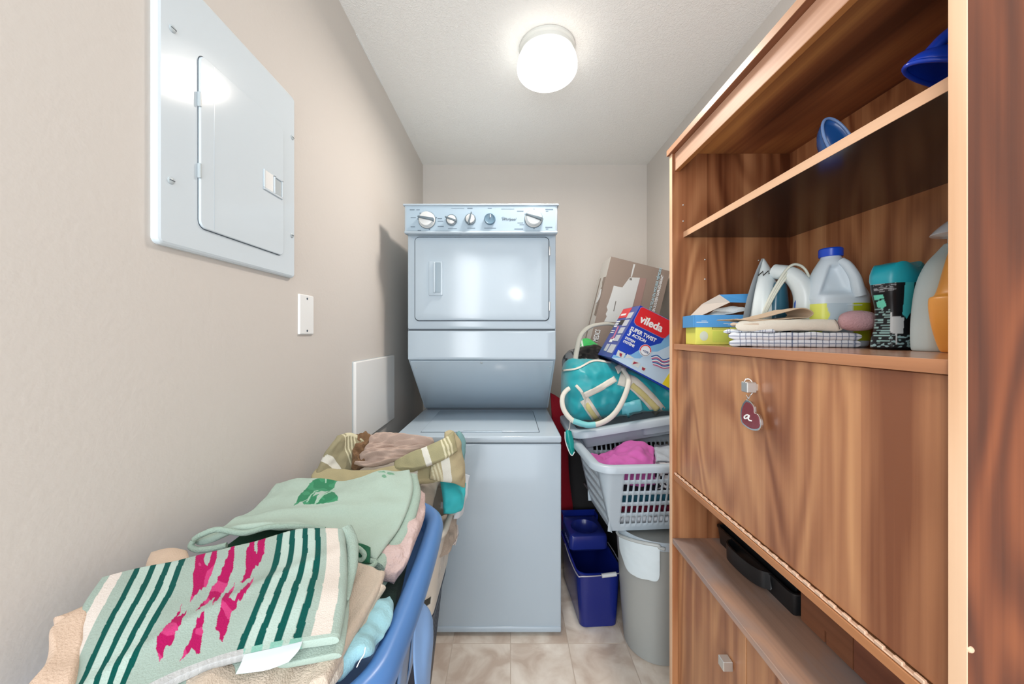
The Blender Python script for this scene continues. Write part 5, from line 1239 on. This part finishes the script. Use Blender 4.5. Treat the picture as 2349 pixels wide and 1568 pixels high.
# green towel with leaf print
def cr1(l): return [(400 + a / 2.97, 1040 + b / 2.97) for a, b in l]
leafs = [cr1([(1000, 175), (1030, 166), (1110, 165), (1112, 190), (1085, 240), (1060, 262), (1000, 275), (960, 290), (940, 320), (870, 345), (812, 372), (850, 310), (900, 250), (940, 205)]),
         cr1([(1070, 258), (1090, 290), (1115, 330), (1112, 352), (1040, 362), (955, 372), (985, 335), (1010, 305), (1040, 275)]),
         cr1([(870, 350), (945, 318), (985, 300), (950, 366), (880, 372)])]
dots = [cr1([(1415, 172), (1435, 170), (1447, 188), (1432, 196), (1415, 186)]), cr1([(1450, 150), (1490, 152), (1496, 168), (1470, 172), (1450, 160)]), cr1([(1385, 140), (1425, 142), (1440, 156), (1400, 150)])]
veins = [cr1([(945, 372), (1000, 310), (1060, 268), (1100, 240), (1104, 250), (1064, 278), (1008, 320), (958, 374)]), cr1([(895, 350), (930, 300), (975, 262), (980, 268), (938, 305), (903, 354)]), cr1([(1028, 168), (1038, 168), (1034, 205), (1022, 210)])]
def leafcol(u, v, px, py):
    j = noise.noise((px * 0.12, py * 0.12, 3)) * 2.0; qx = px + j; qy = py + noise.noise((px * 0.12, py * 0.12, 9)) * 2.0
    base = c3(166, 186, 175)
    if any(inpoly(qx, qy, l) for l in veins): return c3(150, 188, 166)
    if any(inpoly(qx, qy, l) for l in leafs): return c3(48, 124, 88) if noise.noise((px * 0.05, py * 0.09, 1)) < 0.12 else c3(62, 140, 102)
    if any(inpoly(qx, qy, l) for l in dots): return c3(110, 156, 130)
    k = noise.noise((px * 0.3, py * 0.3, 0)) * 0.03
    return tuple(q * (1 + k) for q in base)
gt = thing('leaf_towel', 'sage green terry towel with dark green leaf print, folded, atop the blue basket', 'towel', (-0.40, 0.75, 0.86))
LT = PP([[(632, 1112, 0.86), (720, 1100, 0.87), (800, 1104, 0.875), (870, 1084, 0.90), (940, 1080, 0.92)],
         [(588, 1162, 0.755), (680, 1146, 0.775), (770, 1142, 0.79), (862, 1124, 0.83), (947, 1126, 0.85)],
         [(520, 1208, 0.665), (620, 1196, 0.685), (720, 1192, 0.715), (826, 1196, 0.735), (922, 1200, 0.755)],
         [(448, 1244, 0.605), (560, 1218, 0.62), (690, 1214, 0.648), (800, 1244, 0.67), (862, 1284, 0.655)]])
cloth('towel_top', LT, 0.012, M_cloth, gt, 240, 200, 0.03, leafcol, 0.010, 10, 12, add=lambda u, v: 0.006 * math.exp(-((v - 0.62 + 0.12 * u) / 0.07) ** 2))
LB = [[p + Vector((0.004, -0.004 * (1 + r), -0.024 - 0.004 * r)) for p in row] for r, row in enumerate(LT)]
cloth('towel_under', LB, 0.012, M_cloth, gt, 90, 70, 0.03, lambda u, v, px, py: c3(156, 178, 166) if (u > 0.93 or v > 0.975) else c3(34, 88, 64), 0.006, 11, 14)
LC = [[p + Vector((0.010, -0.002 * (1 + r), -0.045 - 0.004 * r)) for p in row] for r, row in enumerate(LT)]
cloth('towel_bottom', LC, 0.014, M_cloth, gt, 90, 70, 0.04, lambda u, v, px, py: c3(172, 196, 180), 0.006, 11, 16)
# rolled front hem, left
hem = smoothline([P(446, 1236, 0.600), P(462, 1226, 0.600), P(500, 1214, 0.608), P(560, 1222, 0.612), P(620, 1208, 0.63), P(700, 1208, 0.64), P(745, 1214, 0.645)], 40)
tube('towel_hem', hem, 0.0045, plain('sage_terry', (154, 176, 164), 0.6), gt, 10)
hem = smoothline([P(444, 1240, 0.600), P(438, 1252, 0.596), P(452, 1260, 0.590), P(486, 1258, 0.592), P(520, 1250, 0.597)], 30)
tube('towel_hem', hem, 0.0045, plain('sage_terry_b', (154, 176, 164), 0.6), gt, 10)

tube('towel_side_fold', [p + Vector((0, 0, -0.011)) for p in (P(944, 1084, 0.92), P(950, 1128, 0.85), P(926, 1204, 0.755), P(890, 1250, 0.70), P(864, 1288, 0.656))], 0.015, plain('sage_terry_c', (160, 182, 170), 0.6), gt, 14, 50, flat=0.75)
tube('towel_hem', [P(862, 1288, 0.652), P(845, 1284, 0.648), P(826, 1268, 0.652), P(800, 1256, 0.66)], 0.0045, plain('sage_terry_e', (154, 176, 164), 0.6), gt, 10, 20)
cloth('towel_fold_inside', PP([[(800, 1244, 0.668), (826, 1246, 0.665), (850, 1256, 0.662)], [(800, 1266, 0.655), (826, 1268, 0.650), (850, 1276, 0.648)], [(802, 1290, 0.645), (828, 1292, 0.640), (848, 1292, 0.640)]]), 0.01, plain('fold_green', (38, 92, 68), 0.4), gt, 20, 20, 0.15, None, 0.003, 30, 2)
tube('towel_hem', [P(806, 1250, 0.655), P(824, 1258, 0.648), P(836, 1272, 0.642), P(828, 1284, 0.640), P(806, 1280, 0.640)], 0.0042, plain('sage_terry_f', (156, 180, 166), 0.6), gt, 10, 24)
tube('towel_hem', [P(862, 1290, 0.650), P(850, 1300, 0.640), P(826, 1298, 0.636), P(802, 1300, 0.634)], 0.0045, plain('sage_terry_g', (158, 182, 168), 0.6), gt, 10, 24)
# striped towel with magenta motif
def cr3(l): return [(a / 3.915, 1250 + b / 3.915) for a, b in l]
motif = [cr1([(180, 650), (218, 645), (205, 760), (225, 800), (250, 740), (262, 645), (302, 640), (282, 760), (247, 870), (235, 885), (195, 940), (160, 970), (105, 1030), (125, 950), (130, 850), (150, 740)]),
         cr1([(400, 610), (430, 605), (412, 700), (405, 790), (385, 860), (335, 960), (262, 1075), (275, 1000), (240, 1030), (140, 1115), (225, 1000), (290, 890), (370, 720)]),
         cr1([(520, 580), (560, 575), (545, 680), (560, 700), (582, 600), (598, 560), (628, 560), (612, 690), (575, 775), (540, 795), (520, 860), (455, 905), (480, 840), (488, 740), (505, 640)]),
         cr1([(345, 990), (412, 905), (402, 960), (370, 1020), (400, 1030), (552, 856), (505, 965), (440, 1025), (412, 1085), (390, 1095), (370, 1180), (332, 1292), (310, 1285), (310, 1230), (285, 1200), (305, 1110), (320, 1030)]),
         cr3([(1640, 560), (1600, 680), (1680, 612), (1625, 750), (1575, 830), (1550, 925), (1500, 925), (1440, 1075), (1430, 1010), (1410, 960), (1430, 860), (1500, 760), (1560, 690)]),
         cr3([(1842, 636), (1822, 760), (1832, 800), (1806, 900), (1806, 988), (1765, 998), (1735, 930), (1700, 985), (1618, 1068), (1680, 930), (1740, 800), (1770, 700)])]
pale = [cr1([(60, 1060), (150, 1000), (230, 930), (300, 880), (300, 900), (230, 960), (140, 1060), (80, 1100)])]
def strcol(u, v, px, py):
    base = c3(150, 167, 158)
    if v > 0.86:
        if px > 560: 
            for s in (0.738, 0.787, 0.838, 0.888):
                if abs(u - s) < 0.016: return c3(126, 176, 162)
            return c3(166, 186, 177)
        return c3(180, 182, 182) if noise.noise((px * 0.13, py * 0.02, 5)) > 0.05 else c3(172, 174, 174)
    jx = px + noise.noise((px * 0.09, py * 0.05, 2)) * 4; jy = py + noise.noise((px * 0.2, py * 0.03, 7)) * 6
    if any(inpoly(jx, jy, m) for m in motif): return c3(158, 14, 82) if noise.noise((px * 0.03, py * 0.03, 0)) < 0.16 else c3(184, 56, 112)
    w_ = 0.013
    uu = u + 0.004 * noise.noise((v * 9, u * 3, 1))
    for s in (0.175, 0.245, 0.308, 0.366): 
        if abs(uu - s) < w_: return c3(0, 74, 68)
    for s in (0.738, 0.787, 0.838, 0.888):
        if abs(uu - s) < 0.0105: return c3(0, 74, 68)
    if 0.045 < uu < 0.105: return c3(208, 200, 193)
    if 0.922 < uu < 0.972: return c3(206, 197, 188)
    if 0.19 < uu < 0.36 or 0.75 < uu < 0.875: return c3(168, 188, 180)
    k = noise.noise((px * 0.25, py * 0.25, 0)) * 0.04
    return tuple(q * (1 + k) for q in base)
sp_ = thing('striped_towel', 'pale green towel with dark green stripes and magenta zigzag motif, front of the pile', 'towel', (-0.40, 0.48, 0.86))
ST = PP([[(232, 1330, 0.490), (330, 1304, 0.515), (440, 1280, 0.54), (560, 1252, 0.57), (680, 1216, 0.61), (790, 1214, 0.625)],
         [(190, 1392, 0.455), (300, 1372, 0.475), (415, 1350, 0.495), (535, 1326, 0.52), (670, 1300, 0.548), (797, 1292, 0.565)],
         [(150, 1480, 0.42), (255, 1462, 0.432), (370, 1436, 0.448), (495, 1410, 0.468), (640, 1382, 0.492), (795, 1376, 0.508)],
         [(110, 1590, 0.382), (200, 1582, 0.388), (310, 1556, 0.403), (450, 1508, 0.428), (610, 1466, 0.455), (785, 1446, 0.472)],
         [(80, 1720, 0.350), (170, 1700, 0.356), (280, 1640, 0.377), (430, 1550, 0.412), (600, 1502, 0.440), (778, 1468, 0.460)]])
cloth('towel_top', ST, 0.012, M_cloth, sp_, 380, 240, 0.02, strcol, 0.004, 12, 21, add=lambda u, v: 0.004 * math.exp(-((v - 0.9 + 0.75 * u) / 0.05) ** 2))
SB = [[p + Vector((0.004, -0.002, -0.018)) for p in row] for row in ST]
cloth('towel_under', SB, 0.010, M_cloth, sp_, 60, 60, 0.03, lambda u, v, px, py: c3(160, 178, 168), 0.003, 12, 22)
# rolled right edge
V = []
re_ = smoothline([P(792, 1212, 0.628), P(806, 1240, 0.612), P(808, 1290, 0.575), P(800, 1340, 0.54), P(797, 1376, 0.51)], 40)
tube('rolled_edge', re_, lambda t: 0.001 + 0.011 * math.sqrt(max(0.0, 1 - t)), plain('sage_edge', (156, 176, 166), 0.6), sp_, 14, flat=0.6)
cloth('care_label', PP([[(560, 1500, 0.432), (625, 1486, 0.441), (694, 1470, 0.450)], [(552, 1522, 0.424), (620, 1508, 0.432), (686, 1490, 0.441)], [(540, 1546, 0.417), (612, 1536, 0.424), (662, 1518, 0.433)]]), 0.0012, mat('label_white', (196, 207, 214), 0.5), sp_, 14, 12, 0.03, None, 0.001, 20)
tube('loose_thread', [P(838, 1484, 0.49), P(835, 1500, 0.485), P(826, 1514, 0.48), P(818, 1530, 0.475)], 0.0008, M_white, None, 5, 14)
bpy.data.objects['loose_thread'].parent = sp_; bpy.data.objects['loose_thread'].matrix_parent_inverse = Matrix.Translation(sp_.location).inverted()

# ---- farther heap: dark hamper, cream basket, clothes
dh = thing('dark_hamper', 'dark blue-black perforated hamper on the floor in front of the washer', 'hamper', (-0.42, 1.2, 0))
pts, nr = rrect(-0.585, -0.262, 1.06, 1.36, 0.06, 8, 24)
def dsk(i, j): return 10 <= i <= 19 and i % 2 == 0 and j % 2 == 0 and abs(nr[j].x) > 0.9
V, F = loft_loop(pts, nr, [(-0.02 + 0.045 * (i / 23), 0.0 + 0.40 * i / 23) for i in range(24)], closed=False, skip=dsk)
F.append(tuple(range(len(pts))))
mk('hamper_wall', V, F, mat('hamper_navy_black', (38, 48, 66), 0.45), dh, True, solid=0.003, angle=50)
V, F = loft_loop(pts, nr, [(0.022, 0.39), (0.032, 0.392), (0.034, 0.404), (0.024, 0.406)])
mk('hamper_rim', V, F, mat('hamper_rim', (46, 56, 72), 0.4), dh, True)
cbk = thing('cream_basket', 'cream laundry basket with round holes on the dark hamper, full of clothes', 'laundry basket', (-0.40, 1.22, 0.407))
pts, nr = rrect(-0.575, -0.222, 1.045, 1.40, 0.06, 8, 30)
M_cb = mat('cream_plastic', (208, 204, 194), 0.45)
def csk(i, j): return (i in (4, 5) and j % 10 in (3, 4)) or (i in (9, 10) and j % 10 in (8, 9)) or (i in (14, 15) and j % 10 in (3, 4))
V, F = loft_loop(pts, nr, [(-0.008 + 0.032 * (i / 21), 0.4085 + 0.25 * i / 21) for i in range(22)], closed=False, skip=csk)
F.append(tuple(range(len(pts))))
mk('basket_wall', V, F, M_cb, cbk, True, solid=0.003, angle=50)
V, F = loft_loop(pts, nr, [(0.020, 0.652), (0.034, 0.650), (0.038, 0.660), (0.030, 0.668), (0.020, 0.664)])
mk('basket_rim', V, F, M_cb, cbk, True)
gar('taupe_sleeve', 'taupe knit sleeve hanging out of the cream basket toward the washer', 'garment',
    PP([[(1000, 1190, 1.20), (1025, 1180, 1.22), (1045, 1185, 1.24)], [(985, 1230, 1.14), (1015, 1225, 1.16), (1046, 1225, 1.20)], [(982, 1255, 1.10), (1008, 1252, 1.12), (1038, 1245, 1.17)], [(978, 1288, 1.06), (998, 1284, 1.08), (1016, 1272, 1.12)]]), 0.03, plain('taupe_knit', (176, 164, 152), 0.6), 40, 40, 0.012, 24, 3, w=0.15, aniso=(2, 0.5, 1))
gar('white_collar', 'white cloth with dark piping curled beside the taupe sleeve', 'garment',
    PP([[(1018, 1195, 1.22), (1035, 1190, 1.23), (1050, 1205, 1.25)], [(1018, 1220, 1.19), (1036, 1218, 1.20), (1048, 1230, 1.22)], [(1015, 1245, 1.17), (1030, 1248, 1.18), (1044, 1250, 1.20)]]), 0.015, attr_mat('piped_cotton'), 40, 40, 0.008, 30, 6, w=0.2, col=lambda u, v, px, py: c3(60, 40, 44) if abs(((u * 5 + v * 2) % 1) - 0.5) < 0.1 and v > 0.4 else c3(204, 200, 198))
gar('turquoise_cloth', 'turquoise shiny cloth below the olive towel next to the washer', 'cloth',
    PP([[(1010, 1105, 1.18), (1040, 1100, 1.20), (1066, 1108, 1.22)], [(1015, 1140, 1.15), (1040, 1135, 1.16), (1062, 1138, 1.19)], [(1018, 1178, 1.13), (1036, 1178, 1.14), (1055, 1172, 1.17)]]), 0.035, plain('turquoise', (56, 178, 186), 0.1, 200, 0.6), 30, 30, 0.012, 22, 3, w=0.18)
gar('white_cloth', 'white cloth edge at the washer side of the heap', 'cloth',
    PP([[(1048, 1085, 1.24), (1062, 1085, 1.25), (1078, 1090, 1.26)], [(1046, 1130, 1.22), (1060, 1130, 1.23), (1070, 1130, 1.25)], [(1040, 1190, 1.20), (1052, 1188, 1.21), (1060, 1180, 1.23)]]), 0.012, plain('white_cotton', (206, 214, 222), 0.2), 24, 30, 0.008, 22, 8, w=0.2)
gar('sea_green_cloth', 'sea-green cloth tip standing up at the right end of the heap', 'cloth',
    PP([[(1046, 992, 1.20), (1054, 988, 1.20), (1062, 1000, 1.21)], [(1045, 1010, 1.19), (1056, 1008, 1.19), (1068, 1016, 1.20)], [(1050, 1040, 1.19), (1060, 1040, 1.19), (1066, 1034, 1.20)], [(1052, 1070, 1.19), (1058, 1070, 1.19), (1062, 1064, 1.20)]]), 0.008, plain('sea_green', (112, 150, 152), 0.1), 20, 30, 0.003, 22, 8, w=0.2)
gar('filler_clothes', 'pile of grey-beige clothes filling the cream basket', 'clothes',
    [[Vector((x, y, z + 0.02 * math.sin(x * 20))) for x in (-0.58, -0.46, -0.34, -0.235)] for y, z in ((1.42, 0.70), (1.3, 0.75), (1.18, 0.75), (1.06, 0.70))], 0.10, plain('greige_cotton', (170, 162, 150), 0.4), 30, 30, 0.01, 14, 2, w=0.2)
# olive towel with cream bands: two loops and a front strip
def olive(bands, ax=0, edge=None):
    def f(u, v, px, py):
        t = u if ax == 0 else v
        for a, b, c in bands:
            if a < t < b: return c3(*c)
        k = noise.noise((px * 0.03, py * 0.05, 2)) * 0.12
        return tuple(q * (1 + k) for q in c3(160, 152, 124))
    return f
WB = (214, 214, 204); CB = (206, 202, 172)
ol = thing('olive_towel', 'olive towel with cream bands looped round the far heap beside the washer', 'towel', (-0.40, 1.15, 0.80))
cloth('towel_left_loop', PP([[(776, 998, 1.12), (800, 992, 1.16), (822, 1000, 1.18), (834, 1018, 1.19)], [(752, 1030, 1.08), (782, 1028, 1.12), (812, 1034, 1.15), (828, 1048, 1.16)], [(734, 1062, 1.06), (768, 1066, 1.09), (796, 1072, 1.11), (816, 1080, 1.12)], [(722, 1088, 1.04), (758, 1092, 1.06), (790, 1094, 1.08), (812, 1096, 1.09)]]),
      0.022, M_cloth, ol, 120, 90, 0.10, lambda u, v, px, py: c3(*WB) if inpoly(px, py, [(748, 1040), (758, 1046), (780, 1080), (762, 1080), (735, 1056)]) else (c3(*CB) if (any(abs((px - 790 - (py - 1000) * 0.12 - k) - (14 * max(0, (py - 1030)) / 60)) < 1.8 for k in (-6, 2, 10, 18)) or (v < 0.1 and u > 0.2)) else c3(150, 144, 116)), 0.008, 18, 3)
cloth('towel_front_strip', PP([[(722, 1078, 1.06), (780, 1080, 1.07), (840, 1080, 1.08), (900, 1070, 1.09), (950, 1062, 1.11), (1000, 1068, 1.14)], [(714, 1092, 1.03), (780, 1096, 1.04), (840, 1098, 1.05), (900, 1092, 1.06), (950, 1088, 1.09), (1006, 1090, 1.13)], [(716, 1106, 1.01), (780, 1112, 1.02), (840, 1114, 1.03), (900, 1112, 1.04), (960, 1106, 1.07), (1010, 1104, 1.12)]]),
      0.02, M_cloth, ol, 160, 40, 0.12, lambda u, v, px, py: c3(*WB) if (935 < px < 956 or 1028 < px < 1040) else (c3(*CB) if (any(abs(px - k - (py - 1090) * 0.2) < 3 for k in (1000, 1010, 1020))) else c3(170, 162, 128)), 0.007, 18, 6)
cloth('towel_right_fold', PP([[(905, 1060, 1.10), (940, 1040, 1.11), (980, 1025, 1.12), (1015, 1008, 1.14), (1040, 988, 1.17)], [(905, 1078, 1.08), (945, 1062, 1.09), (985, 1046, 1.10), (1020, 1030, 1.12), (1044, 1012, 1.16)], [(925, 1082, 1.07), (960, 1076, 1.08), (995, 1064, 1.09), (1026, 1050, 1.11), (1048, 1035, 1.15)]]),
      0.026, M_cloth, ol, 130, 70, 0.12, lambda u, v, px, py: c3(*WB) if 972 < px - (py - 1045) * 0.3 < 986 else (c3(*CB) if any(abs(px - k - (py - 1030) * 0.25) < 1.8 for k in (1016, 1023, 1030)) else c3(158, 154, 120)), 0.006, 20, 8)
cloth('towel_right_end', PP([[(1020, 990, 1.17), (1034, 986, 1.18), (1046, 1000, 1.19), (1052, 1018, 1.19)], [(1016, 1030, 1.14), (1034, 1022, 1.15), (1050, 1035, 1.17), (1060, 1060, 1.19)], [(990, 1066, 1.11), (1020, 1056, 1.12), (1046, 1070, 1.14), (1066, 1090, 1.18)], [(985, 1098, 1.09), (1010, 1104, 1.10), (1040, 1108, 1.12), (1066, 1118, 1.16)]]),
      0.024, M_cloth, ol, 130, 110, 0.12, lambda u, v, px, py: (c3(*WB) if inpoly(px, py, [(1010, 1050), (1026, 1046), (1034, 1110), (1016, 1110)]) else (c3(*CB) if any(abs(px - k - (py - 1060) * 0.22) < 2 for k in (988, 996, 1004)) and py > 1040 else c3(176, 166, 134))), 0.007, 18, 11)
gar('taupe_shirt', 'crinkled taupe garment lying across the olive towel', 'garment',
    PP([[(850, 1004, 1.17), (885, 1000, 1.18), (935, 1000, 1.19), (992, 1002, 1.19)], [(842, 1020, 1.14), (890, 1014, 1.15), (940, 1014, 1.16), (996, 1018, 1.16)], [(826, 1046, 1.11), (880, 1040, 1.12), (935, 1036, 1.13), (985, 1034, 1.14)], [(812, 1066, 1.08), (850, 1070, 1.085), (900, 1060, 1.10), (950, 1048, 1.11)]]),
    0.022, plain('taupe_jersey', (178, 158, 146), 0.3, 300), 140, 90, 0.020, 22, 5, w=0.1, aniso=(0.4, 2.6, 2.5), add=lambda u, v: 0.0035 * math.sin(v * 46 + 5 * math.sin(u * 4) + u * 8))
gar('brown_knit', 'crumpled brown ribbed knit tucked beside the taupe garment', 'garment',
    PP([[(808, 1000, 1.19), (835, 998, 1.20), (862, 1014, 1.20)], [(812, 1024, 1.15), (836, 1026, 1.15), (858, 1034, 1.15)], [(808, 1048, 1.12), (828, 1050, 1.12), (848, 1056, 1.12)], [(806, 1070, 1.09), (818, 1074, 1.09), (830, 1072, 1.09)]]),
    0.03, plain('brown_rib', (124, 96, 70), 0.6, 200), 70, 70, 0.028, 46, 5, w=0.15)
